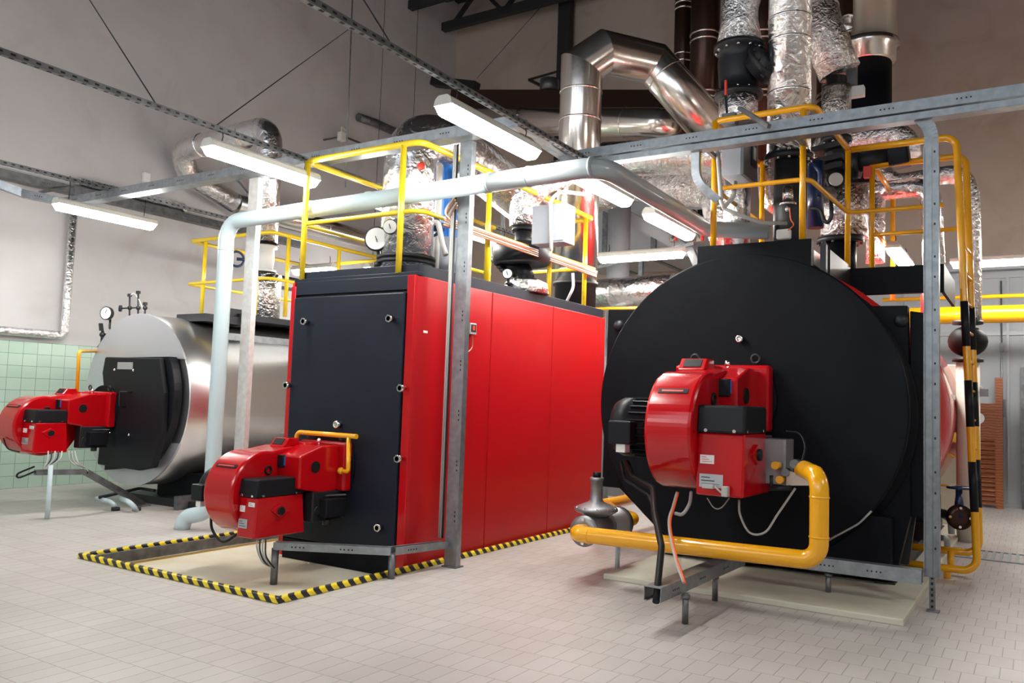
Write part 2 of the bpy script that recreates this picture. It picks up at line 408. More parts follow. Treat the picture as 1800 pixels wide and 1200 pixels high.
# closing rod on the partition
t = thing('locking_rod', 'thin grey vertical locking rod on the grey steel partition by the door', 'rod', (-.47, yb-.06, 0))
M().tube([(-.47, yb-.09, .1), (-.47, yb-.09, 3.8)], .014).build('rod', galv, t)
M().box(-.52, -.42, yb-.1, yb-.05, 1.5, 1.8).box(-.5, -.44, yb-.12, yb-.05, 2.6, 2.75).split('clasp', galvd, t)
t = thing('wooden_gate', 'brown slatted wooden panel leaning by the grey partition', 'wooden panel', (-.9, yb-.3, 0))
xa, xb, yy = P(1706, 870, y=yb-.3).x, P(1764, 870, y=yb-.3).x, yb-.3
m = M().box(xa, xb, yy, yy+.03, .05, 1.72)
for k in range(14): m.bar((xa+.03, yy-.015, .12+k*.075), (xb-.12, yy-.015, .12+k*.075), .05, .012, up=(0, .6, 1))
m.build('slatted_panel', wood, t)
M().box(xb-.11, xb, yy-.03, yy+.06, 0, 2.15).box(xa, xb-.11, yy-.02, yy, 1.6, 1.72).build('frame', wood, t)

# ceiling trusses near the back
def truss_beam(y, x0, zb, h, lab):
    t = thing('roof_truss', lab, 'roof truss', (x0, y, zb), 'dark roof trusses')
    L = 12.0
    M().bar((x0, y, zb), (x0+L, y, zb), .16, .2).build('bottom_chord', truss, t)
    M().bar((x0, y, zb+h), (x0+L, y, zb+h), .16, .2).build('top_chord', truss, t)
    m = M(); n = 8
    for i in range(n):
        a = x0+.3+i*L/n; b = x0+.3+(i+.5)*L/n; c = x0+.3+(i+1)*L/n
        m.bar((a, y, zb), (b, y, zb+h), .09, .09); m.bar((b, y, zb+h), (c, y, zb), .09, .09)
    m.build('bracing', truss, t)
truss_beam(15.9, -12.42, 10.72, .78, 'dark steel roof truss running along the top of the back wall')
truss_beam(14.6, -12.42, 10.72, .78, 'dark steel roof truss one bay in front of the back wall')

# ================================================================== LAMPS
def lamp(c, axis, lab, L=1.32, drop=.12):
    x, y, z = c; t = thing('fluorescent_lamp', lab, 'lamp', c, 'fluorescent batten lamps')
    def T(u, v, h): return (x+v, y+u, z+h) if axis == 'y' else (x+u, y+v, z+h)
    def pr(prof, a, b, mm, nm, ends=0):
        q = M(); vs = [T(a, v, h) for v, h in prof]+[T(b, v, h) for v, h in prof]; n = len(prof)
        if ends:
            vs = [T(a+(ends if h < -.03 else 0), v, h) for v, h in prof]+[T(b-(ends if h < -.03 else 0), v, h) for v, h in prof]
        q._add(vs, [tuple(range(n)), tuple(range(n, 2*n))]+[(i, (i+1) % n, n+(i+1) % n, n+i) for i in range(n)])
        return q.build(nm, mm, t)
    pr([(-.085, 0), (.085, 0), (.07, .05), (.04, .075), (-.04, .075), (-.07, .05)], -L/2, L/2, lamphs, 'housing')
    pr([(-.08, 0), (.08, 0), (.065, -.055), (.04, -.075), (-.04, -.075), (-.065, -.055)], -L/2+.01, L/2-.01, tube_em, 'diffuser', .03)
    q = M()
    for u in (-L*.38, L*.38): q.tube([T(u, 0, .07), T(u, .015, .07+drop*.5), T(u, 0, .07+drop)], .005)
    q.split('hanger', iron, t)
    return t
ZL = 3.66
lampspots = [
 ((-3.68, 5.40, ZL), 'y', 'lit lamp crossing the top of the galvanised post of the red boiler'),
 ((-3.66, 7.31, ZL), 'y', 'lit lamp above the right side of the red boiler, next behind the nearest'),
 ((-3.68, 9.26, ZL), 'y', 'lit lamp hanging just left of the top of the big black boiler'),
 ((-6.20, 5.27, ZL), 'y', 'lit lamp crossing the white post left of the red boiler'),
 ((-6.18, 7.35, ZL), 'y', 'lit lamp behind the pale blue pipe left of the foil riser'),
 ((-6.18, 8.95, ZL), 'y', 'lit lamp low behind the galvanised post over the red boiler'),
 ((-9.87, 5.95, ZL), 'y', 'lit lamp hanging close to the white wall above the tiled part'),
]
for c, ax, lab in lampspots: lamp(c, ax, lab, drop=.3 if c[0] < -9 else .12)
lamp((-4.77, 10.9, 3.64), 'x', 'lit crosswise lamp between the flue and the big black disc')
lamp((P(1766, 457, y=12.8).x+.3, 12.8, P(1766, 457, y=12.8).z), 'x', 'lit crosswise lamp over the grey partition beyond the banded ladder', L=1.9)
p = P(552, 473, y=9.5); lamp((p.x, 9.5, p.z), 'x', 'small lit lamp seen just over the top left corner of the red boiler', L=.9)
a = P(1570, 436, y=10.5); b = P(1594, 465, z=a.z); lamp((a.x, (a.y+b.y)/2, a.z), 'y', 'short lit lamp seen between the yellow rails over the big black boiler', L=1.3)
a = P(1470, 420, y=13.0); 
# invented lamps out of view, added as fill light for the hall
for i, (x, y) in enumerate([(-9.4, 1.4), (2.2, 5.2), (-6.6, -2), (-1.8, -2), (4.2, 12.0), (-10.6, 12.2)]):
    lamp((x, y, 4.3 if y < 3 else 3.9), 'x' if y < 3 else 'y', 'lit batten lamp %s' % ['by the left wall near the windows', 'over the free floor right of the big boiler', 'on the window side of the hall near the left wall', 'on the window side of the hall in the middle', 'over the aisle in front of the grey partition', 'behind the silver boiler near the left wall'][i], drop=CZ-(4.3 if y < 3 else 3.9)-.005)

# ================================================================== CHANNELS, TRAYS, POSTS
def channel(m, p0, p1, w, h, t=.006, slots=0, up=(0, 0, 1), openup=True):
    p0, p1 = V3(p0), V3(p1); d = (p1-p0).normalized(); u = V3(up); sd = d.cross(u).normalized(); u = sd.cross(d)
    s = 1 if openup else -1
    m.bar(p0-u*(s*h/2), p1-u*(s*h/2), w, t, u)
    for k in (-1, 1): m.bar(p0+sd*(k*w/2), p1+sd*(k*w/2), t, h, u)
    for k in (-1, 1): m.bar(p0+sd*(k*(w/2-.012))+u*(s*h/2), p1+sd*(k*(w/2-.012))+u*(s*h/2), .024, t, u)
    if slots:
        L = (p1-p0).length; n = int(L/slots)
        for i in range(n):
            c = p0+d*(slots*(i+.5))
            for k in (-1, 1):
                cc = c+sd*(k*w/2)
                for j in (-.045, -.015, .02, .05):
                    m.bar(cc+d*(j-.006), cc+d*(j+.006), t+.003, .012, u, m=1)
    return m
def rail(x, y0, y1, z, lab):
    m = M(); m.bar((x, y0, z), (x, y1, z), .045, .045)
    n = int((y1-y0)/.09)
    for i in range(n):
        c = y0+.05+i*.09; m.box(x-.024, x+.024, c, c+.035, z-.008, z+.008, 1); m.box(x-.012, x+.012, c, c+.035, z-.0235, z+.02, 1)
    tag(m.build('lamp_rail', [galvd, hole]), lab, 'rail', 'slotted rails carrying the lamps')
rail(-3.66, .8, 10.6, ZL+.19, 'slotted rail carrying the lamps right of the red boiler')
rail(-6.2, .8, 10.6, ZL+.19, 'slotted rail above the lamp by the white post')
rail(-9.87, 3.9, 8.6, ZL+.33, 'slotted rail carrying the lamp close to the white wall')
# suspension wires
def wire(pts, lab, r=.006, mm=iron):
    tag(M().tube(pts, r, n=6).build('suspension_wire', mm), lab, 'wire', 'wires down from the roof')
a = P(272, 217, x=-6.2); a.z = ZL+.21; wire([a, P(148, -15, y=a.y+.8)], 'thin wire from the roof to the upper left lamp rail')
a = P(378, 250, x=-6.2); a.z = ZL+.21; wire([a, P(612, 52, y=a.y+6)], 'slanting wire from the lamp by the white post up to the right')
a = P(608, 262, y=8.4); wire([P(620, -15, y=8.4), P(607, 330, y=8.4)], 'vertical hanging chain above the left railing', .009, galvd)
a = P(686, 122, x=-3.66); a.z = ZL+.21; wire([a, P(630, -15, y=a.y+.8)], 'faint wire from the roof to the rail above the nearest lamp')
a = P(838, 138, y=15); wire([a, P(975, -15, y=15)], 'slanting wire in front of the back wall corner')
# overhead cable trays
m = M(); yt = 6.02; zt = 3.93
pts = [(-12.3, 4.9, 4.42), (-11.5, 5.75, 4.05), (-10.9, yt, zt), (-3.78, yt, zt)]
for a, b in zip(pts[:-1], pts[1:]): channel(m, a, b, .16, .1, slots=.55)
t = thing('cable_tray', 'galvanised cable tray from the square red boiler across to the white wall', 'cable tray', (-7, yt, zt-.05), 'overhead cable trays')
m.build('channel', [galv, hole], t)
m = M()
for k, (mm_, dy) in enumerate(((cable, -.03), (copper, 0), (cable, .035))):
    M().tube([V3(p)+V3((0, dy, -.02+.012*k)) for p in pts], .014, .2).build('cable', mm_, t)
m = M(); curve = [(-3.78, 6.0, 3.93), (-3.62, 6.1, 3.93), (-3.5, 6.3, 3.9), (-3.42, 6.6, 3.86), (-3.45, 6.9, 3.84), (-3.4, 7.12, 3.84)]
j0 = P(990, 270, y=7.2)
m2 = M(); ytr = 7.2; ztr = 3.96
channel(m2, (j0.x, ytr, ztr), (1.2, ytr, ztr), .13, .085, slots=.55); channel(m2, (j0.x+.05, ytr+.01, ztr-.085), (1.2, ytr+.01, ztr-.085), .12, .05)
t = thing('cable_tray', 'galvanised double cable tray on the bent slotted post, passing over the big boiler', 'cable tray', (-1.5, ytr, ztr-.1), 'overhead cable trays')
m2.build('channel', [galvm, hole], t)
# curved connecting piece
cp = [(-3.80, 6.02, 3.90), P(920, 228, y=6.3), P(945, 240, y=6.6), P(962, 258, y=6.9), (j0.x+.02, ytr, ztr)]
cp = [V3(p) for p in cp]; cp = fillet(cp, .3, 4)
m = M()
for a, b in zip(cp[:-1], cp[1:]): m.bar(a, b, .13, .006); m.bar(a+V3((0, -.065, .04)), b+V3((0, -.065, .04)), .006, .085); m.bar(a+V3((0, .065, .04)), b+V3((0, .065, .04)), .006, .085)
m.build('curved_channel', [galv], t, label='snipped and bent connecting channel')
# brackets on that tray
m = M()
for a, b in ((P(1300, 190, y=7.2), P(1352, 222, y=6.9)), (P(1388, 227, y=7.25), P(1415, 255, y=7.8)), (P(1228, 250, y=7.25), P(1262, 280, y=7.8))): m.bar(a, b, .035, .035)
m.split('bracket', galvd, t)
# wall channel at upper left
m = M(); channel(m, (WX+.12, 4.4, 4.44), (WX+.12, 11.5, 4.44), .16, .12, slots=.8)
tag(m.build('cable_tray', [galvd, hole]), 'grey cable tray fixed along the white wall over the tiles', 'cable tray', 'overhead cable trays')
# posts
def post(x, y, z1, w, lab, mm, z0=0, perf=False):
    t = thing('support_post', lab, 'post', (x, y, z0), 'posts carrying the cable trays')
    m = M(); tt = .008
    m.box(x-w/2, x+w/2, y-tt, y, z0, z1); m.box(x-w/2, x-w/2+tt, y, y+.06, z0, z1); m.box(x+w/2-tt, x+w/2, y, y+.06, z0, z1)
    if perf:
        n = int((z1-z0)/.45)
        for i in range(n):
            for k in (0, .045, .08): m.box(x+w*.25-.005, x+w*.25+.005, y-tt-.0015, y-tt, z0+.4+i*.45+k, z0+.418+i*.45+k, 1)
    m.build('upright', [mm, hole], t); 
    M().box(x-w*.6, x+w*.6, y-.03, y+.09, z0, z0+.012).build('foot_plate', galvd, t)
    return t
t = post(-7.33, 6.10, 3.87, .15, 'whitish steel post beside the pale blue pipe', pale)
m = M().bar((-7.42, 6.10, 3.70), (-7.62, 6.10, 3.88), .05, .008); m.build('gusset', galv, t)
t = post(-4.42, 6.08, 3.87, .13, 'galvanised steel post in front of the red boiler side', galv, perf=True)
for k, dx in enumerate((-.085, -.105, -.125)): M().tube([(-4.42+dx, 6.06, .25), (-4.42+dx, 6.06, 3.85)], .009, n=8).build('cable', cable if k else iron, t)
# right post with bent top
t = thing('support_post', 'galvanised slotted post with bent top in front of the big boiler', 'post', (-.68, 7.2, 0), 'posts carrying the cable trays')
m = M(); x, y = -.68, 7.2
for dx, w in ((-.026, .05), (.026, .05)):
    m.box(x+dx-w/2, x+dx+w/2, y-.008, y, .26, 3.62)
m.box(x-.055, x-.048, y-.03, y+.05, .26, 3.62); m.box(x+.048, x+.055, y-.03, y+.05, .26, 3.62); m.box(x-.004, x+.004, y-.02, y+.01, .26, 3.62)
for i in range(8):
    for k in (0, .16): m.box(x+.018, x+.030, y-.0095, y-.008, .47+i*.42+k, .488+i*.42+k, 1)
bend = fillet([(x, y, 3.6), (x-.0, y, 3.78), (x-.12, y, 3.92)], .25, 6)
for a, b in zip(bend[:-1], bend[1:]): m.bar(a, b, .008, .10, up=(1, 0, .2)); m.bar(V3(a)+V3((0, .03, 0)), V3(b)+V3((0, .03, 0)), .07, .008, up=(1, 0, 0))
m.build('upright', [galvm, hole], t)
m = M().box(x-.02, x+.02, y-.006, y, .012, .3)
m.box(x-.02, x-.014, y, y+.035, .012, .3); m.box(x+.014, x+.02, y, y+.035, .012, .3)
for i in range(6): m.box(x-.008, x+.008, y-.008, y-.006, .03+i*.043, .05+i*.043, 1)
m.box(x-.04, x+.05, y-.03, y+.05, 0, .012)
m.build('perforated_foot', [galvd, hole], t)
# low channels -----------------------------------------------------
t = thing('floor_channel', 'galvanised low channel on legs in front of the big black boiler', 'cable channel', (-2.1, 6.2, 0), 'low channels on short legs')
m = M(); pA, pB = (-2.17, 5.28, .245), (-2.12, 7.0, .245)
channel(m, pA, pB, .12, .09, slots=.5, openup=False); m.build('channel', [galv, hole], t)
m = M(); channel(m, (-2.3, 7.12, .27), (-.74, 7.12, .27), .10, .10, slots=.35, openup=False); m.build('cross_channel', [galv, hole], t)
for (lx, ly) in ((-2.06, 5.61), (-2.12, 6.42), (-1.42, 7.12)):
    M().tube([(lx, ly, .004), (lx, ly, .21)], .022).cyl((lx, ly, .175), (lx, ly, .2), .034, n=6).build('leg', galvd, t)
t = thing('floor_channel', 'galvanised low channel on legs at the foot of the red boiler front', 'cable channel', (-5, 5.2, PZ), 'low channels on short legs')
c0, c1 = P(483, 958, y=4.86), P(688, 968, y=5.38); c2 = V3((-4.47, 6.04, .2))
m = M(); channel(m, c0, c1, .09, .055, slots=.4); channel(m, c1, c2, .09, .055, slots=.4); m.build('channel', [galv, hole], t)
for c in (c0, c1):
    M().tube([(c.x+.01, c.y, PZ+.004), (c.x+.01, c.y, c.z-.02)], .03).build('leg', galvd, t)
t = thing('floor_channel', 'dark zinc channel on a pale post below the burner of the silver boiler', 'cable channel', (-9.4, 5.3, 0), 'low channels on short legs')
s0 = V3((-9.37, 5.19, .63)); s1 = P(150, 829, y=5.62); s2 = P(250, 885, y=6.55)
s0b = P(62, 830, y=5.1)
m = M(); channel(m, s0b, s1, .09, .05); channel(m, s1, s2, .09, .05); m.build('channel', [galvd, hole], t)
M().tube([(-9.365, 5.19, .005), (-9.365, 5.19, .60)], .026).build('leg', bluepipe, t)
M().box(s2.x-.09, s2.x+.09, s2.y-.06, s2.y+.06, 0, s2.z).build('floor_box', galvd, t)

# ================================================================== BURNERS
def burner(name, lab, ox, oy, oz, s, dx, bx0, bx1, by0, by1, motor=True, lever=False, plates=True, boxz=(-.54, -.07), cov=.17, lz=0):
    """flange centre (ox,oy,oz); volute sits out along -y; bx0.. are the control box limits relative, unscaled by dx"""
    t = thing(name, lab, 'burner', (ox, oy, oz), 'red gas burners')
    def q(x, y, z): return (ox+x*s, oy+y*s, oz+z*s)
    vx0, vx1 = ox+(-.40+dx)*s, ox+bx0*s+.002
    cy, cz, R = oy-.74*s, oz-.20*s, .355*s
    # volute profile (y,z): round front, straight top running back, rising to neck
    prof = []
    for k in range(57):
        a = math.radians(80+200*k/56); prof.append((cy+R*math.cos(a)*1.0, cz+R*math.sin(a)))
    prof += [(oy-.44*s, oz-.50*s), (oy-.24*s, oz-.23*s), (oy-.22*s, oz+.17*s), (oy-.46*s, oz+.185*s)]
    M().prism(prof, 'x', vx0, vx1, smside=False).build('fan_housing', red, t, bevel=.022*s)
    # intake ring on the outer side
    M().lathe((vx0, cy, cz), (-1, 0, 0), [(0, R*.72), (.012*s, R*.72), (.02*s, R*.66)]).build('intake_ring', red, t)
    # head between volute and boiler
    hx0, hx1 = ox-.29*s, ox+.25*s
    M().prism([(oy-.60*s, oz-.16*s), (oy-.60*s, oz+.12*s), (oy-.34*s, oz+.20*s), (oy-.02*s, oz+.20*s), (oy-.02*s, oz-.18*s), (oy-.3*s, oz-.22*s)], 'x', vx1-.06*s, hx1-.03*s).build('head_casing', red, t, bevel=.015*s)
    M().box(hx0, hx1+.04*s, oy-.13*s, oy-.03*s, oz-.21*s, oz+.23*s).box(hx0, ox-.02*s, oy-.32*s, oy-.02*s, oz-.1*s, oz+.22*s).build('mounting_casing', red, t, bevel=.02*s)
    M().cyl((ox, oy-.04*s, oz), (ox, oy+.0*s, oz), .31*s, n=40).build('flange', black, t)
    # square sight hood on top
    hxm = ox+(-.20+dx*.4)*s
    M().prism([(oy-.50*s, oz+.18*s), (oy-.44*s, oz+.255*s), (oy-.32*s, oz+.255*s), (oy-.30*s, oz+.18*s)], 'x', hxm-.09*s, hxm+.09*s).build('top_hood', red, t, bevel=.008*s)
    M()._add([(hxm-.06*s, oy-.487*s, oz+.197*s), (hxm+.06*s, oy-.487*s, oz+.197*s), (hxm+.06*s, oy-.45*s, oz+.247*s), (hxm-.06*s, oy-.45*s, oz+.247*s),
              (hxm-.06*s, oy-.49*s, oz+.2*s), (hxm+.06*s, oy-.49*s, oz+.2*s), (hxm+.06*s, oy-.453*s, oz+.25*s), (hxm-.06*s, oy-.453*s, oz+.25*s)],
             [(0, 1, 2, 3), (4, 5, 6, 7), (0, 1, 5, 4), (1, 2, 6, 5), (2, 3, 7, 6), (3, 0, 4, 7)]).build('window', blackpl, t)
    # hinge rib on the right, bolts
    M().box(hx1, hx1+.035*s, oy-.10*s, oy-.05*s, oz-.18*s, oz+.08*s).build('hinge', red, t, bevel=.006*s)
    M().ball(q(.03, -.2, .235), .02*s, sc=(1, 1, 1.2)).cyl(q(.03, -.2, .19), q(.03, -.2, .23), .01*s).build('cap_nut', chrome, t)
    m = M()
    for x, z in ((-.24, .245), (.18, .245)): m.torus(q(x, -.07, z+.03), (0, 1, 0), .028*s, .009*s, n=20)
    m.split('lifting_eye', iron, t)
    # control box and black cover
    X0, X1, Y0, Y1 = ox+bx0*s, ox+bx1*s, oy+by0*s, oy+by1*s; Z0, Z1 = oz+boxz[0]*s, oz+boxz[1]*s; zc = Z1-.0*s
    zs = zc-cov*s+.0
    M()._add([(X0, Y0, Z0), (X1, Y0, Z0), (X1+.02*s, Y1+.02*s, Z0), (X0, Y1+.02*s, Z0), (X0, Y0+.02*s, zs), (X1-.0*s, Y0+.02*s, zs), (X1, Y1, zs), (X0, Y1, zs)],
             [(0, 1, 2, 3), (4, 5, 6, 7), (0, 1, 5, 4), (1, 2, 6, 5), (2, 3, 7, 6), (3, 0, 4, 7)]).build('control_box', red, t, bevel=.012*s)
    cv = M()._add([(X0-.005, Y0, zs), (X1+.005, Y0, zs), (X1+.005, Y1, zs), (X0-.005, Y1, zs), (X0-.005, Y0+.02*s, zc), (X1+.002, Y0+.02*s, zc), (X1+.002, Y1, zc), (X0-.005, Y1, zc)],
             [(0, 1, 2, 3), (4, 5, 6, 7), (0, 1, 5, 4), (1, 2, 6, 5), (2, 3, 7, 6), (3, 0, 4, 7)]).build('control_cover', blackpl, t, bevel=.014*s)
    m = M()
    for x in (.2, .8): m.cyl((X0+(X1-X0)*x, Y0-.004, zs+.015*s), (X0+(X1-X0)*x, Y0+.01, zs+.015*s), .010*s, n=12)
    for y in (.15, .85): m.cyl((X1, Y0+(Y1-Y0)*y, zs+.015*s), (X1+.008, Y0+(Y1-Y0)*y, zs+.015*s), .010*s, n=12)
    m.build('screws', chrome, cv)
    ym = (Y0+Y1)/2
    dk = M().prism([(ym-.1*s, zs-.11*s), (ym, zs-.06*s), (ym+.1*s, zs-.13*s), (ym, zs-.18*s)], 'x', X1-.01*s, X1+.018*s).build('dial_plate', red, t, bevel=.006*s)
    M().cyl((X1+.0*s, ym, zs-.12*s), (X1+.035*s, ym, zs-.12*s), .034*s).build('dial_knob', blackpl, t)
    wd = X1-X0
    if plates:
        for nm, x, z, w_, h_, mm_ in (('rating_label', .08, .06, .30, .05, label), ('rating_plate', .08, .135, .50, .075, labelg), ('warning_label', .55, .035, .35, .035, label)):
            e = -.0035
            f = .02*s*(Z0 and (z/(zs-Z0))) if 0 else 0
            if lz and nm == 'warning_label': continue
            zz = zs-(z*1.6+lz)*s
            yy = Y0+.02*s*((zz-Z0)/(zs-Z0))
            lb = M().bar((X0+wd*x, yy+e, zz), (X0+wd*(x+w_), yy+e, zz), .003, h_*s, up=(0, .04, 1)).build(nm, mm_, t)
            m = M()
            for k in range(3): m.bar((X0+wd*(x+.04), yy+e-.002, zz+(k-1)*h_*s*.25), (X0+wd*(x+w_*(.85-.2*k)), yy+e-.002, zz+(k-1)*h_*s*.25), .001, h_*s*.07)
            m.build('print', redlogo if nm == 'rating_label' else iron, lb)
    # volute brand strip
    a = math.radians(140); yb_, zb_ = cy+R*math.cos(a), cz+R*math.sin(a); n_ = V3((0, math.cos(a), math.sin(a))); up = V3((0, -math.sin(a), math.cos(a)))
    st = M().bar(V3((vx0+.06*s, yb_, zb_))+n_*.002, V3((vx1-.05*s, yb_, zb_))+n_*.002, .035*s, .008, up=n_).build('name_strip', blackpl, t)
    M().bar(V3((vx0+.08*s, yb_, zb_))+n_*.007, V3((vx1-.08*s, yb_, zb_))+n_*.007, .012*s, .002, up=n_).build('lettering', redlogo, st)
    # pressure switch and air port on the side face
    ps = M().box(hx1-.07*s, hx1+.05*s, 0, 0, 0, 0) if 0 else M()
    sx = vx1; py_, pz_ = oy-.56*s, oz+.07*s
    sw = M().box(sx-.02*s, sx+.07*s, py_-.06*s, py_+.03*s, pz_-.06*s, pz_+.05*s).build('pressure_switch', blackpl, t, bevel=.008*s)
    M().box(sx+.07*s, sx+.075*s, py_-.05*s, py_+.02*s, pz_-.04*s, pz_+.04*s).cyl((sx+.075*s, py_-.015*s, pz_+.005*s), (sx+.09*s, py_-.015*s, pz_+.005*s), .022*s).build('switch_dial', [blue], sw)
    M().tube([(sx+.04*s, py_, pz_-.05*s), (sx+.05*s, py_-.01*s, pz_-.13*s), (sx+.02*s, py_-.03*s, pz_-.22*s)], .006*s, .03, n=8).build('switch_lead', rubber, sw)
    M().torus((vx1+.004*s, oy-.72*s, oz-.01*s), (1, 0, 0), .032*s, .010*s, n=24).build('port_ring', rubber, t)
    M().cyl((hx1-.04*s, oy-.42*s, oz+.02*s), (hx1-.02*s, oy-.42*s, oz+.02*s), .05*s).build('side_port', rubber, t)
    # servo block and linkage under the head
    sv = M().box(hx1-.10*s, hx1+.07*s, oy-.36*s, oy-.12*s, oz-.42*s, oz-.26*s).build('servo_motor', blackpl, t, bevel=.01*s)
    M().bar((hx1-.09*s, oy-.42*s, oz-.24*s), (hx1+.04*s, oy-.10*s, oz-.235*s), .03*s, .012*s).bar((hx1-.05*s, oy-.4*s, oz-.24*s), (hx1-.06*s, oy-.46*s, oz-.05*s), .02*s, .012*s).build('linkage', galvd, t)
    M().box(hx1-.14*s, hx1-.02*s, oy-.44*s, oy-.08*s, oz-.46*s, oz-.20*s).build('valve_block', iron, t, bevel=.01*s)
    M().cyl((hx1-.06*s, oy-.38*s, oz-.36*s), (hx1-.01*s, oy-.38*s, oz-.36*s), .035*s).cyl((hx1-.04*s, oy-.24*s, oz-.5*s), (hx1-.04*s, oy-.24*s, oz-.44*s), .035*s).split('gas_union', iron, t)
    if motor:
        mx = vx0-.02*s
        m = M().lathe((mx, cy, cz+.0*s), (-1, 0, 0), [(0, .17*s), (.17*s, .17*s), (.18*s, .185*s), (.25*s, .185*s), (.29*s, .165*s), (.315*s, .11*s), (.32*s, 0.001)], n=36)
        for k in range(24):
            a = 2*math.pi*k/24; c = V3((0, math.cos(a), math.sin(a)))
            m.bar(V3((mx-.01*s, cy, cz))+c*.18*s, V3((mx-.165*s, cy, cz))+c*.18*s, .006*s, .02*s, up=c)
        mo = m.build('fan_motor', blackpl, t)
        M().box(mx-.25*s, mx-.10*s, cy-.27*s, cy-.15*s, cz-.10*s, cz+.04*s).build('terminal_box', blackpl, mo, bevel=.01*s)
        M().box(mx-.20*s, mx-.14*s, cy-.25*s, cy-.18*s, cz-.15*s, cz-.10*s).build('cable_gland', white, mo)
    return t
# ---- burner of the big black boiler
b1 = burner('gas_burner', 'large red gas burner mounted on the big black round boiler', -2.40, 7.66, 1.58, 1.36, .22, .11, .385, -1.0, -.54, plates=True, boxz=(-.56, -.045), cov=.16, lz=.055)
b2 = burner('gas_burner', 'red gas burner on the charcoal front of the square red boiler', -5.56, 5.70, .84, 1.0, 0, -.04, .17, -1.02, -.50, boxz=(-.54, -.06), cov=.15)
b3 = burner('gas_burner', 'red gas burner on the black door of the silver boiler', -10.20, 6.30, 1.20, 1.02, 0, -.02, .25, -1.0, -.62, boxz=(-.50, .0), cov=.15)
# ================================================================== SQUARE RED BOILER
t = thing('square_boiler', 'square red boiler with charcoal front door standing in the banded pit', 'boiler', (-5.44, 7.6, PZ))
X0, X1, Y0, Y1, ZT = -6.22, -4.66, 5.72, 9.58, 2.59
M().box(X0+.02, X1-.02, Y0+.03, Y1-.02, PZ, ZT-.02).build('body', darkst, t)
for i, (a, b) in enumerate(((Y0, 6.955), (6.965, 8.215), (8.225, Y1))):
    M().box(X1-.03, X1, a, b, PZ+.06, ZT).build('side_panel', redsheet, t, bevel=.006)
    M().box(X0, X0+.03, a, b, PZ+.06, ZT).build('side_panel', redsheet, t, bevel=.006)
M().box(X1-.085, X1+.002, Y0-.012, Y0+.03, PZ+.02, ZT).build('corner_trim', red, t, bevel=.006)
M().box(X0-.002, X0+.06, Y0-.012, Y0+.03, PZ+.02, ZT-.04).build('corner_trim', red, t, bevel=.006)
M().box(X0+.06, X1-.085, Y0-.005, Y0+.02, ZT-.13, ZT).build('top_frame', dkpanel, t, bevel=.004)
door = M().box(X0+.065, X1-.10, Y0-.03, Y0+.02, PZ+.20, ZT-.155).build('front_door', dkpanel, t, bevel=.012)
M().box(X0+.065, X1-.09, Y0-.015, Y0+.02, PZ+.0, PZ+.19).build('base_front', black, t, bevel=.004)
for px, py in ((536, 565), (686, 560), (505, 677), (706, 682), (701, 806), (666, 927)):
    c = P(px, py, y=Y0-.07); m = M().cyl((c.x, Y0-.03, c.z), (c.x, Y0-.10, c.z), .022, n=14).cyl((c.x, Y0-.06, c.z), (c.x, Y0-.10, c.z), .036, n=6)
    m.build('door_bolt', chrome, door)
c = P(592, 746, y=Y0-.07)
M().cyl((c.x, Y0-.03, c.z), (c.x, Y0-.08, c.z), .03).torus((c.x, Y0-.08, c.z), (0, 1, 0), .026, .011).build('sight_glass', chrome, door)
c = P(748, 583, x=X1+.002)
M().box(X1, X1+.003, c.y-.03, c.y+.03, c.z-.011, c.z+.011).build('label_plate', label, t)
# stepped black lid
M().box(X0+.03, X1-.02, Y0+.06, Y1-.02, ZT, ZT+.11).build('lid', dkpanel, t, bevel=.004)
M().box(X0-.0, X1+.01, Y0+.02, Y0+.1, ZT, ZT+.035).build('lid_front_lip', dkpanel, t, bevel=.004)
c = P(823, 577, x=X1)
q = M().box(X1, X1+.06, c.y-.05, c.y+.06, c.z-.06, c.z+.05).build('thermostat', greypipe, t, bevel=.006)
M().box(X1+.06, X1+.064, c.y-.035, c.y+.045, c.z-.035, c.z+.035).build('thermostat_window', hole, q); M().box(X1+.064, X1+.067, c.y-.015, c.y+.02, c.z-.02, c.z+.025).build('thermostat_mark', redlogo, q)
M().tube([(X1+.03, c.y+.03, c.z-.06), (X1+.03, c.y+.04, c.z-.13), (X1+.03, c.y+.02, c.z-.2), (X1+.02, c.y-.1, c.z-.27)], .006, .05, n=8).build('thermostat_lead', copper, q)

# ================================================================== BIG BLACK BOILER
BX, BZ, BR = -2.33, 1.517, 1.437; HX = -2.25; BYF = 7.70
tag(M().box(-3.15, -.80, 6.56, 12.6, -.001, .05).build('concrete_plinth', conc, bevel=.01), 'cream concrete slab under the big black round boiler', 'plinth')
t = thing('round_boiler', 'huge round boiler with black disc front and red shell on the cream slab', 'boiler', (BX, 10, .05))
prof = [(0, BR-.02), (.0, BR-.02), (.02, BR), (.07, BR), (.08, BR-.02)]
disc = M().lathe((BX, BYF-.02, BZ), (0, 1, 0), [(0, BR-.015), (.012, BR), (.10, BR), (.11, BR-.02)], n=96).build('front_disc', black, t)
M().prism([(-3.80, 2.49), (-.93, 2.44), (-.91, .80), (-.91, .62), (-1.02, .12), (-3.02, .12), (-3.62, .64), (-3.82, .64)], 'y', BYF+.17, BYF+.30).build('front_plate', black, t, bevel=.01)
M().prism([(-.92, 2.40), (-.80, 2.38), (-.80, .62), (-.92, .62)], 'y', BYF+.24, BYF+.40).build('edge_plate', black, t, bevel=.008)
M().prism([(-3.02, .62), (-1.04, .62), (-1.04, .10), (-3.02, .10)], 'y', BYF+.02, BYF+.16).build('lower_panel', black, t)
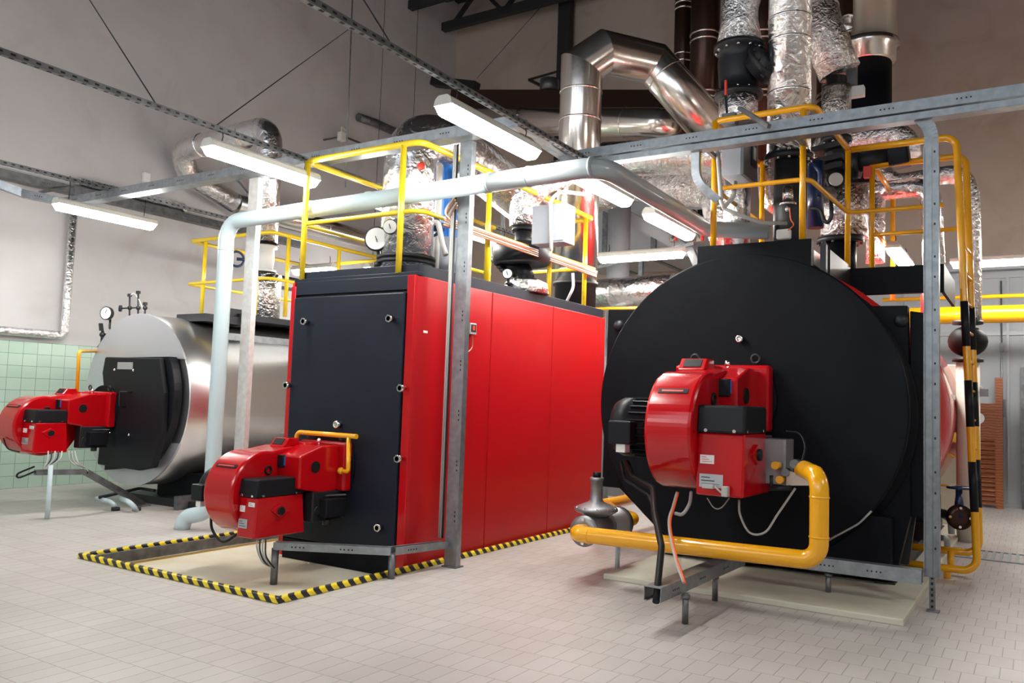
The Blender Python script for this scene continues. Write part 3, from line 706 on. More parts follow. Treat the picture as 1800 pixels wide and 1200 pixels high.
M().lathe((HX, BYF+.12, BZ-.03), (0, 1, 0), [(0, 1.30), (.01, 1.40), (.62, 1.40), (.63, 1.3)], n=96).build('smoke_box', black, t)
sh = M().lathe((HX, BYF+.60, BZ-.03), (0, 1, 0), [(0, 1.35), (.02, 1.44), (4.10, 1.44), (4.15, 1.41), (4.16, 1.3)], n=96).build('shell', redbody, t)
M().lathe((HX, BYF+4.76, BZ-.03), (0, 1, 0), [(0, 1.37), (.06, 1.37), (.07, 1.3)], n=64).build('rear_plate', black, t)
c = P(1302, 596, y=BYF-.05)
M().cyl((c.x, BYF-.03, c.z), (c.x, BYF-.10, c.z), .03).torus((c.x, BYF-.10, c.z), (0, 1, 0), .025, .013).build('sight_glass', chrome, disc)
for px, py in ((1086, 572), (1583, 562)):
    c = P(px, py, y=BYF+.13); M().lathe((c.x, BYF+.17, c.z), (0, -1, 0), [(0, .06), (.03, .055), (.05, .03), (.055, .001)]).build('clamp_knob', iron, t)
M().lathe(P(1085, 818, y=BYF+.17), (0, -1, 0), [(0, .045), (.03, .04), (.04, .001)]).build('clamp_knob', iron, t)
# collar on top
M().box(-2.77, -1.70, BYF-.015, BYF+.10, 2.75, 3.055).build('top_collar', black, t, bevel=.005)
M().box(-2.74, -1.72, BYF+.10, BYF+.75, 2.85, 2.985).build('top_box', greypipe, t)
m = M()
m.prism([(-1.63, 2.72), (-1.58, 2.72), (-1.58, 3.0), (-1.60, 3.04), (-1.63, 3.0)], 'y', BYF+.02, BYF+.09); m.build('lifting_lug', darkst, t)
for x in (-3.0, -1.10):
    M().box(x-.06, x+.06, 7.85, 12.3, .06, .17).box(x-.08, x+.08, 7.80, 12.32, .05, .065).build('skid', darkst, t)
for y in (8.4, 9.9, 11.6):
    M().prism([(-3.1, .17), (-1.0, .17), (-1.0, .52), (-1.55, .30), (-2.33, .22), (-3.1, .52)], 'y', y, y+.05).build('saddle', darkst, t)
M().prism([(-1.04, .17), (-.96, .17), (-.86, .95), (-1.0, .95)], 'y', 8.2, 8.26).build('side_strut', darkst, t)
M().box(-.98, -.84, 8.6, 9.6, .50, 1.10).build('side_box', black, t, bevel=.01)
M().box(-.831, -.825, 11.0, 11.5, 1.35, 1.75).build('shell_plate', label, t)
for z in (1.2, 1.5): pass
# walkway on top of the boiler
wk = thing('walkway_platform', 'black edged walkway platform on the top of the big boiler, reaching to the ladder', 'platform', (-1.5, 9.0, 2.7))
M().box(-1.62, -.74, 9.0, 9.03, 2.70, 2.975).build('front_channel', black, wk, bevel=.004)
M().box(-1.62, -.74, 9.03, 9.08, 2.70, 2.72).box(-.77, -.74, 9.03, 10.3, 2.70, 2.975).build('side_channel', black, wk)
M().box(-2.75, -.77, 9.04, 10.3, 2.94, 2.965).build('tread_plate', tread, wk)
M().box(-1.64, -1.60, 8.0, 9.0, 2.6, 3.0).build('rail_bracket', darkst, wk)

# ================================================================== SILVER BOILER
SX, SZ, SR, SYF = -9.86, 1.352, 1.10, 6.50
t = thing('round_boiler', 'silver round boiler with a black door, standing by the green tiled wall', 'boiler', (SX, 8.5, 0))
M().lathe((SX, SYF, SZ), (0, 1, 0), [(0, SR-.01), (.01, SR), (.55, SR+.012), (.56, SR+.004), (4.0, SR+.02), (4.02, SR)], n=96).build('shell', silver, t)
# face with the cut-out where the door stands
fp = []; n = 64
for k in range(n+1):
    a = math.radians(62+ (360-62-50)*k/n)
    a = math.radians(28+304*k/n); fp.append((SX+(SR+.012)*math.cos(a), SZ+(SR+.012)*math.sin(a)))
ya, yb_ = fp[0][1], fp[-1][1]
fp2 = fp+[(SX+.1, yb_), (SX+.1, ya)]
M().prism(fp2, 'y', SYF-.025, SYF+.003).build('face_plate', silverf, t)
arc = [(SX+.99*math.cos(math.radians(a)), SZ+.02+.99*math.sin(math.radians(a))) for a in range(-58, 33, 5)]
dk = M().prism([(-10.22, .42)]+arc+[(-10.22, 1.88)], 'y', SYF-.14, SYF-.03).build('door_backing', blackpl, t, bevel=.006)
cc = [P(184, 627, y=6.28), P(280, 629, y=6.28), P(288, 690, y=6.28), P(285, 760, y=6.28), P(268, 822, y=6.28), P(243, 827, y=6.28), P(170, 816, y=6.28), P(178, 735, y=6.28), P(182, 690, y=6.28), P(179, 655, y=6.28)]
M().prism([(c.x, c.z) for c in cc], 'y', 6.28, SYF-.14).build('door', blackpl, t, bevel=.02)
c = P(220, 635, y=6.27); M().box(c.x-.16, c.x+.16, 6.27, 6.28, c.z-.10, c.z-.01).build('maker_plate', labelg, t)
for px, py in ((201, 650), (234, 651), (192, 760), (226, 764)):
    c = P(px, py, y=6.27); M().ball((c.x, 6.275, c.z), .018).build('door_bolt', chrome, t)
c = P(221, 700, y=6.25); M().tube([(c.x-.05, 6.28, c.z-.1), (c.x-.05, 6.2, c.z-.1), (c.x-.05, 6.2, c.z+.08), (c.x+.06, 6.2, c.z+.08), (c.x+.06, 6.28, c.z+.08)], .012, .02).build('door_handle', iron, t)
M().box(SX-.5, SX+1.0, 6.75, 10.4, .0, .10).build('base_frame', darkst, t)
M().box(SX+.0, SX+.9, 6.9, 10.2, .1, .42).build('base_plinth', black, t)
M().box(SX+.78, SX+.86, 6.6, 10.3, .0, .17).build('skid', galvd, t)
M().bar((-9.05, 7.2, 2.22), (-9.05, 10.2, 2.22), .05, .09).build('side_channel', galv, t)
# walkway on the silver boiler
wk = thing('walkway_platform', 'black chequer plate walkway along the top of the silver boiler', 'platform', (-9.6, 8.5, 2.45))
a = P(292, 560, x=-9.75); 
M().box(-10.15, -9.02, 7.55, 10.3, 2.46, 2.54).build('deck', tread, wk)
M().box(-9.75, -9.15, 6.95, 7.55, 2.40, 2.50).build('step_plate', tread, wk)
M().box(-9.32, -9.24, 7.3, 7.6, 2.38, 2.62).build('bracket', darkst, wk)
M().box(-10.2, -9.02, 7.53, 7.55, 2.44, 2.56).build('kick_plate', darkst, wk)
# gauge cluster
t = thing('pressure_gauge', 'round white-faced pressure gauge on the upper left of the silver boiler', 'gauge', P(190, 560, y=6.9))
c = P(191, 551, y=6.8)
M().lathe(c, (0.35, -1, 0), [(0, .09), (.05, .095), (.06, .095), (.06, .085)]).build('case', iron, t)
f = c+V3((.35, -1, 0)).normalized()*.058
M().lathe(f, (0.35, -1, 0), [(0, .085), (.006, .08)]).build('dial', face, t)
M().bar(f+V3((.0, -.009, -.0)), f+V3((.04, -.009, .05)), .006, .004).build('needle', iron, t)
M().tube([c+V3((0, .03, -.08)), c+V3((0, .03, -.22)), c+V3((.3, .1, -.2))], .016, .03).build('stem', iron, t)
t = thing('valve_manifold', 'black shut-off valves and switches standing over the silver boiler rim', 'valves', P(240, 555, y=6.9))
for i, (px, yt_, h) in enumerate(((228, 520, .1), (243, 515, .14), (255, 535, .05))):
    a = P(px, 560, y=6.9); b = P(px, yt_, y=6.9); mid = P(px, 541, y=6.9)
    M().cyl(a-V3((0, 0, .04)), b, .012).ball(mid, .032).box(b.x-.025, b.x+.025, b.y-.02, b.y+.02, b.z-.01, b.z+.03).build('valve', iron, t)
a = P(212, 542, y=6.9); M().cyl(a, a+V3((.36, 0, 0)), .01).build('cross_pipe', iron, t)
M().cyl(a+V3((-.012, -.015, 0)), a+V3((.012, .01, 0)), .045).build('hand_wheel', iron, t)
a = P(228, 520, y=6.9); b = P(258, 560, y=6.9); M().tube([a, a+V3((.1, 0, .03)), P(246, 530, y=6.9), b], .005, .05, n=8).build('lead', white, t)
t = thing('shut_off_valve', 'small dark valve on the left flank of the silver boiler below the gauge', 'valve', P(180, 590, y=6.8))
c = P(180, 588, y=6.8); M().cyl(c-V3((0, 0, .12)), c+V3((0, 0, .06)), .02).ball(c, .04).cyl(c, c+V3((.3, .1, -.0)), .018).build('valve_body', iron, t)
M().bar(c+V3((-.03, 0, .06)), c+V3((-.06, 0, .16)), .05, .03).build('lever', iron, t)
M().cyl(P(172, 610, y=6.8), c-V3((0, 0, .1)), .014).build('drain_pipe', brass, t)
tag(M().tube([P(135, 692, y=6.0), P(139, 617, y=6.0), P(175, 617, y=6.6)], .022, .06).build('gas_pipe', amber), 'thin yellow bent pipe behind the burner at the far left', 'gas pipe')

# ================================================================== HANDRAILS
def handrail(lab, loc, tops, mids, posts, r=.030, mm=yellow, base=None):
    t = thing('handrail', lab, 'handrail', loc, 'yellow handrails on the boilers')
    for pl in tops: M().tube(pl, r, .1).build('top_rail', mm, t)
    for pl in mids: M().tube(pl, r*.75, .12).build('middle_rail', mm, t)
    for a, b in posts: M().tube([a, b], r*.95).build('post', mm, t)
    return t
xr, xl, yf, ybk, zt_, zm = -4.70, -6.22, 5.76, 9.35, 3.82, 3.19
handrail('yellow handrail round the top of the square red boiler', (-5.4, 7.5, 2.6),
    [[(xl+.05, 9.2, zt_), (xl+.05, yf, zt_), (xr, yf, zt_), (xr, ybk-.1, zt_), (xr-.55, ybk-.1, zt_)]],
    [[(xl-.0, 9.2, zm), (xl, yf+.02, zm), (xr, yf+.02, zm), (xr, 9.3, zm-.0)], [(xr, 9.25, zm), (xr-.9, 9.25, zm)]],
    [((-6.14, yf, 2.62), (-6.14, yf, zt_)), ((-4.90, yf, 2.62), (-4.90, yf, zt_)), ((-4.72, 6.92, 2.62), (-4.72, 6.92, zt_)), ((-4.72, 8.2, 2.62), (-4.72, 8.2, zt_)), ((-4.72, 9.08, 2.62), (-4.72, 9.08, zt_)),
     ((xl+.05, 7.4, 2.62), (xl+.05, 7.4, zt_)), ((xl+.05, 9.1, 2.62), (xl+.05, 9.1, zt_))])
handrail('yellow handrail round the walkway on the silver boiler', (-9.7, 8.8, 2.5),
    [[(-10.62, 10.1, 3.70), (-10.62, 7.72, 3.70), (-8.86, 7.72, 3.70), (-8.86, 10.1, 3.70)], [(-8.86, 10.1, 3.70), (-10.0, 10.1, 3.70)]],
    [[(-10.66, 10.1, 3.06), (-10.66, 7.72, 3.06), (-8.86, 7.72, 3.06), (-8.86, 10.1, 3.06)]],
    [((-10.3, 7.75, 2.56), (-10.3, 7.75, 3.70)), ((-8.88, 8.05, 2.56), (-8.88, 8.05, 3.70)), ((-8.88, 9.05, 2.56), (-8.88, 9.05, 3.70)), ((-8.88, 10.05, 2.56), (-8.88, 10.05, 3.70)), ((-10.3, 10.0, 2.56), (-10.3, 10.0, 3.70)), ((-9.15, 7.75, 2.56), (-9.15, 7.75, 3.1))])
handrail('yellow handrail round the top of the big black boiler', (-2.0, 8.5, 3.0),
    [[(-2.66, 9.6, 4.31), (-2.66, 7.77, 4.31), (-1.70, 7.77, 4.31), (-1.62, 8.95, 4.22)], [(-1.48, 9.6, 4.22), (-1.48, 11.2, 4.22)]],
    [[(-2.64, 9.6, 3.63), (-2.64, 7.77, 3.63), (-1.74, 7.77, 3.63), (-1.62, 8.95, 3.55), (-.74, 8.98, 3.55)], [(-1.48, 9.6, 3.5), (-1.48, 11.2, 3.5)], [(-1.48, 9.55, 3.42), (-.64, 9.55, 3.42)]],
    [((-2.64, 7.77, 3.05), (-2.64, 7.77, 4.31)), ((-1.80, 7.77, 3.05), (-1.80, 7.77, 4.31)), ((-1.62, 8.95, 2.98), (-1.62, 8.95, 4.22)), ((-2.60, 9.3, 3.02), (-2.60, 9.3, 4.31)), ((-1.48, 9.55, 2.98), (-1.48, 9.55, 4.16)), ((-1.48, 11.1, 2.9), (-1.48, 11.1, 4.22))], r=.03, mm=amber)
# ladder with black and yellow legs
t = thing('access_ladder', 'tall yellow and black banded ladder up to the walkway of the big boiler', 'ladder', (-.5, 8.9, 0), 'banded ladders')
for (y0_, y1_, z0, ztp, pa, pb, xs_) in ((8.98, 8.70, .1, 4.22, (1681, 262), (1718, 975), -1.60), (9.55, 9.14, .2, 4.18, (1698, 305), (1722, 965), -1.50)):
    a = P(*pa, y=y0_); a.z = ztp; b = P(*pb, y=y1_); b.z = z0
    M().tube([(xs_, y0_, ztp), a, b, (-1.12, y1_, z0)], .034, .12).build('side_rail', amber, t)
    def at(z): k = (z-z0)/(ztp-z0); return b.lerp(a, k)
    for zlo, zhi in ((.63, 1.08), (1.40, 1.83), (2.15, 2.58)): M().cyl(at(zlo), at(zhi), .0355).build('black_band', blackpl, t)
LA = [(-.63, 8.98, 4.22), (-.46, 8.70, .1)]
for z in (.34, .62, .90, 1.18, 1.46, 1.74, 2.02, 2.30, 2.58, 2.86, 3.14):
    k = z/4; M().cyl((-.46-.15*k, 8.70+.28*k, z), (-.46-.10*k, 9.14+.41*k, z), .014).build('rung', amber, t)
M().cyl((-.70, 8.74, 0), (-.70, 8.74, .1), .03).build('foot', amber, t); M().cyl((-.70, 9.12, 0), (-.70, 9.12, .2), .03).build('foot', amber, t)
# ================================================================== PIPEWORK
def pipe(name, lab, cat, pts, r, mm, rb=.0, rings=None, rr=None, ringm=None, n=24, group=None, seam=None):
    """a run of pipe with optional bands at (fraction) positions along straight legs"""
    path = fillet(pts, rb, 7); m = M().sweep(path, r, n)
    if seam:
        L = 0
        for a, b in zip(path[:-1], path[1:]):
            a, b = V3(a), V3(b); d = b-a; l = d.length
            if l > seam:
                k = int(l/seam)
                for i in range(k):
                    c = a+d*((i+.5)/k); m.lathe(c-d.normalized()*.012, d, [(0, r), (.006, r+.006), (.018, r+.006), (.024, r)], n=n, m=1)
    o = m.build(name, [mm, ringm or mm]); return tag(o, lab, cat, group)
FG = 'foil wrapped pipes'
# pale blue pipe to the floor
yb2 = 5.89; a = P(400, 390, y=yb2); xv = P(385, 640, y=yb2).x; zp = P(700, 342, y=yb2).z
xq = -2.93; b = P(1275, 375, x=xq)
t = thing('vent_pipe', 'thick pale blue painted pipe rising from the floor and crossing overhead', 'pipe', (xv, yb2, 0))
zl = P(440, 385, y=yb2).z; zr = P(1060, 291, y=yb2).z
e0 = V3((xv-.18, yb2-.02, .0))
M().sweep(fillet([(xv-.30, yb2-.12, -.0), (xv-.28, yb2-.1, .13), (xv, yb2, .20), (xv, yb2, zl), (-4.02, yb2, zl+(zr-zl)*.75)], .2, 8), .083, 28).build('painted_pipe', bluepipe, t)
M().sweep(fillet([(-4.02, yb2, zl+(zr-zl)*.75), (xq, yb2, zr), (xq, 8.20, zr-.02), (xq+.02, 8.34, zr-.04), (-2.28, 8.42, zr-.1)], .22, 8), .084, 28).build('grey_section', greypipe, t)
zz = lambda x: zl+(zr-zl)*(x-xv)/(xq-xv)
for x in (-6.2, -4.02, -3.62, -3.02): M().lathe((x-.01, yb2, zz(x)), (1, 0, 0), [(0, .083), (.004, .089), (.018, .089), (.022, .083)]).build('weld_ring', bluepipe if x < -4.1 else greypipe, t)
M().lathe((xv, yb2, zl-.32), (0, 0, 1), [(0, .083), (.004, .088), (.012, .088), (.018, .083)]).build('weld_ring', bluepipe, t)
# foil riser of the red boiler + duct to the flue
yc = 6.7; c0 = P(714, 455, y=yc); xc = c0.x; rc = .28
t = thing('foil_riser', 'wide foil wrapped riser on top of the red boiler bending back to the flue', 'insulated pipe', (xc, yc, 2.7), FG)
top = P(735, 232, y=yc).z
fx, fy = P(1013, 450, y=9.75).x, 9.75; fr = .285
M().sweep(fillet([(xc, yc, 2.70), (xc, yc, top-.05), (xc+.12, yc+.55, top+.02), (xc+.25, 9.0, top-.42)], .32, 8), rc, 32).build('foil_wrap', foil, t)
M().lathe((xc, yc, 2.88), (0, 0, 1), [(0, rc), (.0, rc+.03), (.035, rc+.03), (.035, rc+.005), (.05, rc+.005), (.05, rc+.03), (.085, rc+.03), (.085, rc)], n=36).build('flange', iron, t)
c = P(668, 290, y=yc) ; M().ball(P(740, 292, y=yc-.3), .05, sc=(1, .3, .9)).build('red_mark', redlogo, t)
# dials on it
def dial(lab, c, R, d=(.45, -1, 0), stem=.0):
    t = thing('dial_gauge', lab, 'gauge', c, 'dial gauges on the red boiler riser'); d = V3(d).normalized(); c = V3(c)
    M().lathe(c, d, [(0, R), (.045, R*1.05), (.05, R*.9)]).build('case', iron if stem else galvd, t)
    f = c+d*.05; M().lathe(f, d, [(0, R*.92), (.004, R*.9)]).build('dial', face, t)
    M().bar(f+d*.007-V3((.2*R, 0, -.5*R)), f+d*.007+V3((.12*R, 0, -.3*R)), .008, .003, up=d).build('needle', iron, t)
    if stem: M().tube([c, c+V3((0, .02, -R-.05)), c+V3((.02, .04, -stem))], .018, .03).cyl(c+V3((0, .02, -stem*.65)), c+V3((0, .02, -stem*.8)), .04).build('stem', iron, t)
dial('large dial gauge left of the foil riser on the red boiler', P(664, 421, y=6.45), .125, stem=.36)
dial('small dial gauge strapped on the face of the foil riser', P(688, 400, y=6.42), .075)
# flue
t = thing('flue_duct', 'mirror bright steel flue rising behind the red boiler and bending right', 'flue', (fx, fy, 2.6))
z1 = P(1022, 130, y=fy).z
M().lathe((fx, fy, 2.60), (0, 0, 1), [(0, fr-.01), (.46, fr-.01), (.46, fr+.02), (.5, fr+.02)], n=40).build('collar', darkst, t)
p1 = V3((fx, fy, P(1022, 118, y=fy).z)); p2 = P(1062, 92, y=fy+.15); p3 = P(1150, 112, y=fy+.9); p4 = P(1262, 240, y=fy+1.1)
M().duct([(fx, fy, 3.10), p1, p2, p3, p4], fr).build('steel_casing', steel, t)
m = M()
for py in (165, 215, 300, 480): m.lathe((fx, fy, P(1020, py, y=fy).z), (0, 0, 1), [(0, fr), (.006, fr+.008), (.02, fr+.008), (.026, fr)], n=48)
m.lathe(p3.lerp(p4, .18), p4-p3, [(0, fr), (.006, fr+.008), (.02, fr+.008), (.026, fr)], n=48)
m.split('seam_band', steel, t)
a = P(1190, 152, y=fy+1.0); M().tube([a, a+V3((.02, -.06, 0)), P(1188, 175, y=fy+.95)], .012, .02).build('door_latch', iron, t)
# steel and brown ducts behind
yk = 13.2
pipe('steel_duct', 'horizontal bright steel duct low behind the upright flue', 'duct', [P(800, 212, y=yk), P(1165, 216, y=yk-.2), P(1200, 240, y=yk+.4)], .26, steel, .2, seam=1.1)
tag(M().bar(P(800, 180, y=yk+.6), P(1165, 184, y=yk+.6), .4, .42).build('brown_beam', brownst), 'long dark brown box beam above the horizontal steel duct', 'beam')
db = P(965, 171, y=yk+.6); db.z = P(965, 181, y=yk+.6).z+.225
tag(M().cyl(db, db+V3((0, 0, .24)), .19).build('duct_stub', galvd), 'grey round duct stub left of the flue in front of the back wall', 'duct stub')
t = thing('wall_bracket', 'thin black triangular bracket on the back wall left of the flue', 'bracket', P(955, 140, y=15.8))
m = M().bar(P(985, 124, y=15.8), P(930, 140, y=14.6), .05, .05).bar(P(930, 140, y=14.6), P(985, 168, y=15.8), .05, .05); m.build('bracket_arms', iron, t)
tag(M().bar(P(762, 144, y=15.6), P(838, 152, y=15.6), .25, .2).build('wall_bracket', iron), 'short dark steel channel stub across the back wall corner', 'bracket')
tag(M().box(P(980, 60, y=16.2).x, P(1000, 60, y=16.2).x, 16.2, 16.4, 6.5, CZ-.05).build('steel_column', truss), 'tall narrow black steel column on the back wall behind the flue', 'column')
# brown stacks
for px, hw, yv, lab in ((1201, 14, 14.4, 'narrow dark brown chimney stack left of the pair'), (1239, 22, 13.6, 'dark brown chimney stack with steel bands behind the foil riser'), (1338, 24, 13.8, 'dark brown chimney stack right behind the black check valve'), (1476, 36, 14.0, 'broad dark brown chimney stack left of the beige duct')):
    t = thing('chimney_stack', lab, 'chimney', P(px, 300, y=yv), 'dark brown chimney stacks')
    x = P(px, 100, y=yv).x; dd = (P(px+hw, 100, y=yv)-P(px-hw, 100, y=yv)).x/2*1.12
    zb = P(px, 320, y=yv).z
    M().cyl((x, yv, zb), (x, yv, CZ-.03), dd, n=36).build('stack', brownst, t)
    m = M()
    for py in ((2, 12, 92, 105, 300) if px < 1210 else (53, 65, 158, 168, 300)):
        z = P(px, py, y=yv-dd).z; m.lathe((x, yv, z), (0, 0, 1), [(0, dd), (.01, dd+.015), (.035, dd+.015), (.045, dd)], n=36)
    m.split('steel_band', steel, t)
a = P(1490, 42, y=13.0); tag(M().lathe(a, (.2, -1, .0), [(-.6, .11), (.0, .11), (.0, .15), (.05, .15), (.05, .11), (.0, .10), (-.3, .09)]).build('pipe_end', steel), 'open bright steel pipe end sticking out from the broad brown chimney', 'pipe end')
yd = 12.6; xd = P(1525, 140, y=yd).x; rd = abs((P(1560, 140, y=yd)-P(1490, 140, y=yd)).x)/2*1.2
t = thing('flue_duct', 'big black flue with a steel collar and beige duct above it', 'flue', (xd, yd, 3))
M().cyl((xd, yd, P(1525, 330, y=yd).z), (xd, yd, P(1525, 96, y=yd).z), rd, n=40).build('black_flue', black, t)
zc_ = P(1525, 92, y=yd).z; M().lathe((xd, yd, zc_), (0, 0, 1), [(-.2, rd), (-.18, rd+.06), (0, rd+.06), (.02, rd+.1), (.12, rd+.1), (.14, rd+.02)], n=40).build('collar', steel, t)
xe = P(1538, 40, y=yd).x; M().cyl((xe, yd, zc_+.12), (xe, yd, CZ-.03), rd*.92, n=40).build('upper_duct', beigeduct, t)
M().cyl((xd+rd, yd, zc_-1.0), (xd+rd+.05, yd, zc_-1.0), .03).build('test_port', iron, t)
# ---- risers over the big boiler
ya_ = 8.6
def flg(m, c, r, num=10, h=.05, down=True, mb=0):
    m.lathe(c, (0, 0, 1), [(0, r-.02), (0, r), (h, r), (h, r-.02)], n=36)
    m.bolts(V3(c)-V3((0, 0, .02)), (0, 0, 1), r-.03, num, .016, .045+h, m=1)
    return m
cx_ = P(1386, 300, y=ya_).x; ra = .218
t = thing('foil_riser', 'tall foil wrapped riser with black flanged foot on the big boiler', 'insulated pipe', (cx_, ya_, 3.0), FG)
zf = P(1388, 284, y=ya_).z
M().cyl((cx_, ya_, zf+.08), (cx_, ya_, CZ-.03), ra, n=40).build('foil_wrap', foil, t)
m = M()
for py in (22, 62, 155): m.lathe((cx_, ya_, P(1386, py, y=ya_-ra).z), (0, 0, 1), [(0, ra), (.005, ra+.006), (.022, ra+.006), (.028, ra)], n=40)
m.split('seam_band', foil, t)
flg(M(), (cx_, ya_, zf), .245, 12, .06).build('flange', [iron, chrome], t)
M().cyl((cx_+.02, ya_, 3.02), (cx_+.02, ya_, zf), .165, n=36).build('black_pipe', darkst, t)
c = P(1385, 342, y=ya_-.18); M().cyl(c-V3((0, 0, .08)), c+V3((0, 0, .08)), .055, n=24).cyl(c-V3((0, 0, .11)), c-V3((0, 0, .08)), .085, n=8).ball(c-V3((0, 0, .15)), .03).build('thermowell', chrome, t)
c = P(1378, 412, y=ya_-.2); w1 = M().box(c.x-.07, c.x+.07, c.y-.04, c.y+.03, c.z-.05, c.z+.05).build('sensor_box', white, t, bevel=.015)
M().tube([P(1388, 365, y=8.35), P(1390, 385, y=8.35), P(1395, 395, y=8.35), P(1385, 405, y=8.35)], .006, .03, n=8).build('sensor_lead', orangec, t)
tag(M().tube([P(1425, 288, y=8.5), P(1441, 300, y=8.5), P(1440, 345, y=8.5)], .022, .1).build('hose', navy), 'short dark blue hose arching off the flange of the tall riser', 'hose')
tag(M().tube([P(1424, 366, y=8.5), P(1443, 367, y=8.5), P(1448, 388, y=8.5), P(1456, 392, y=8.5), P(1462, 380, y=8.5), P(1461, 350, y=8.5)], .02, .08).build('hose', iron), 'black hose with a U bend right of the tall riser foot', 'hose')
xn = P(1434, 330, y=9.1).x; tag(M().cyl((xn, 9.1, 3.45), (xn, 9.1, P(1434, 285, y=9.1).z), .085).build('expansion_vessel', navy), 'dark blue cylinder vessel behind the foot of the tall riser', 'vessel')
# check valve column
cx2 = P(1299, 120, y=ya_).x; t = thing('check_valve', 'black bolted check valve under a foil elbow left of the tall riser', 'valve', (cx2, ya_, 4.9))
zA = P(1300, 74, y=ya_-.1).z; zB = P(1300, 166, y=ya_-.1).z; r2 = .215
M().lathe((cx2, ya_, zB), (0, 0, 1), [(0, r2+.04), (.05, r2+.04), (.05, r2-.02), (.2, r2-.005), (zA-zB-.18, r2+.01), (zA-zB-.05, r2-.01), (zA-zB-.05, r2+.055), (zA-zB, r2+.055), (zA-zB, r2)], n=36).build('valve_body', iron, t)
M().bolts((cx2, ya_, zA-.08), (0, 0, 1), r2+.025, 12, .018, .03).bolts((cx2, ya_, zB+.05), (0, 0, 1), r2+.01, 12, .014, .03).split('bolt', chrome, t)
c = V3((cx2+.20, ya_-.02, (zA+zB)/2-.03)); M().lathe(c, (.8, -.3, .45), [(0, .19), (.09, .19), (.09, .23), (.15, .23), (.15, .2), (.18, .1)], n=28).build('bonnet', iron, t); M().bolts(c+V3((.8, -.3, .45)).normalized()*.15, (.8, -.3, .45), .205, 10, .017, .025).split('bonnet_bolt', iron, t)
M().bar((cx2+.12, ya_-.16, zA-.2), (cx2+.32, ya_-.16, zB+.12), .012, .04).build('rib', iron, t)
pA_ = [(cx2, ya_, zA+.0), (cx2, ya_, zA+.28), P(1300, 15, y=ya_), P(1322, -60, y=ya_), P(1322, -60, y=ya_)+V3((0, .5, .7))]
ft = thing('foil_elbow', 'crinkled foil elbow rising from the black check valve', 'insulated pipe', (cx2, ya_, zA), FG)
path = fillet(pA_, .4, 8); M().sweep(path, [r2+.03 if i == 0 else r2-.02 for i in range(len(path))], 28).build('foil_wrap', foil2, ft)
bt = thing('foil_riser', 'short foil wrapped pipe below the black check valve', 'insulated pipe', (cx2, ya_, 3.8), FG)
M().cyl((cx2, ya_, P(1300, 216, y=ya_-.1).z), (cx2, ya_, zB), r2-.01, n=32).build('foil_wrap', foil2, bt)
zz_ = P(1300, 216, y=ya_-.1).z; M().lathe((cx2, ya_, zz_-.03), (0, 0, 1), [(0, .12), (.0, r2-.0), (.03, r2-.0), (.03, .12)]).build('rim', galvd, bt); M().cyl((cx2, ya_, zz_-.10), (cx2, ya_, zz_-.03), .12).build('red_band', redlogo, bt)
M().cyl((cx2, ya_, 3.02), (cx2, ya_, zz_-.10), .14, n=28).build('lower_pipe', foil, bt)
# lever
t = thing('lever_handle', 'red and black upright lever on a ball valve beside the check valve', 'lever', P(1280, 200, y=8.3))
a = P(1276, 142, y=8.2); b = P(1276, 168, y=8.2); c = P(1278, 200, y=8.2); M().bar(a, b, .035, .02).build('red_grip', redlogo, t); M().bar(b, c, .03, .018).build('black_arm', blackpl, t); M().box(c.x-.05, c.x+.09, 8.18, 8.3, c.z-.12, c.z).build('valve_body', galvd, t)
# control cabinet
t = thing('control_cabinet', 'grey control cabinet with dark door behind the left yellow post', 'control cabinet', P(1300, 310, y=8.5))
a = P(1268, 240, y=8.0); b = P(1301, 305, y=8.0); c = P(1328, 300, x=b.x)
M().box(a.x, b.x-.0, 8.02, 8.5, b.z, a.z+.05).build('cabinet_body', greybox, t, bevel=.006)
M().box(b.x, b.x+.03, 8.02, 8.5, b.z, a.z+.05).build('cabinet_door', darkgrey, t, bevel=.006)
M().box(b.x+.03, b.x+.045, 8.25, 8.42, (a.z+b.z)/2-.05, (a.z+b.z)/2+.2).build('display_frame', blackpl, t, bevel=.01); M().box(b.x+.045, b.x+.048, 8.3, 8.38, (a.z+b.z)/2+.02, (a.z+b.z)/2+.15).build('display', labelg, t)
pipe('cable_bundle', 'grey cables drooping in a loop below the control cabinet', 'cables', [P(1250, 245, y=7.7), P(1262, 270, y=7.7), P(1268, 355, y=7.7), P(1272, 366, y=7.7), P(1290, 345, y=7.8), P(1292, 320, y=7.9)], .022, cable, .1, n=10)
pipe('cable_bundle', 'grey cable running from the cabinet loop to the foot of the tall riser', 'cables', [P(1272, 366, y=7.9), P(1300, 378, y=8.0), P(1340, 392, y=8.1), P(1382, 392, y=8.3)], .02, cable, .2, n=10)
# third column with actuator
y3 = 9.7; cx3 = P(1470, 195, y=y3).x; r3 = abs((P(1496, 195, y=y3)-P(1444, 195, y=y3)).x)/2*1.0
t = thing('actuator_valve', 'black motorised valve with a long horizontal actuator behind the yellow rails', 'valve', (cx3, y3, 4.2))
zt3, zb3 = P(1470, 242, y=y3).z, P(1470, 335, y=y3).z
M().lathe((cx3, y3, zb3), (0, 0, 1), [(0, r3*.9), (.05, r3*.9), (.05, r3*.6), (zt3-zb3-.3, r3*.75), (zt3-zb3-.06, r3*.7), (zt3-zb3-.06, r3*1.05), (zt3-zb3, r3*1.05)], n=30).build('valve_body', iron, t)
M().bolts((cx3, y3, zt3-.09), (0, 0, 1), r3*.92, 8, .018, .03).split('bolt', chrome, t)
a = P(1490, 290, y=y3-.1); b = P(1562, 276, y=y3-.1); c = P(1598, 268, y=y3-.1)
M().cyl(a, b, .11, n=28).cyl(a+V3((.05, 0, 0)), a+V3((.13, 0, 0)), .16).build('actuator_barrel', iron, t)
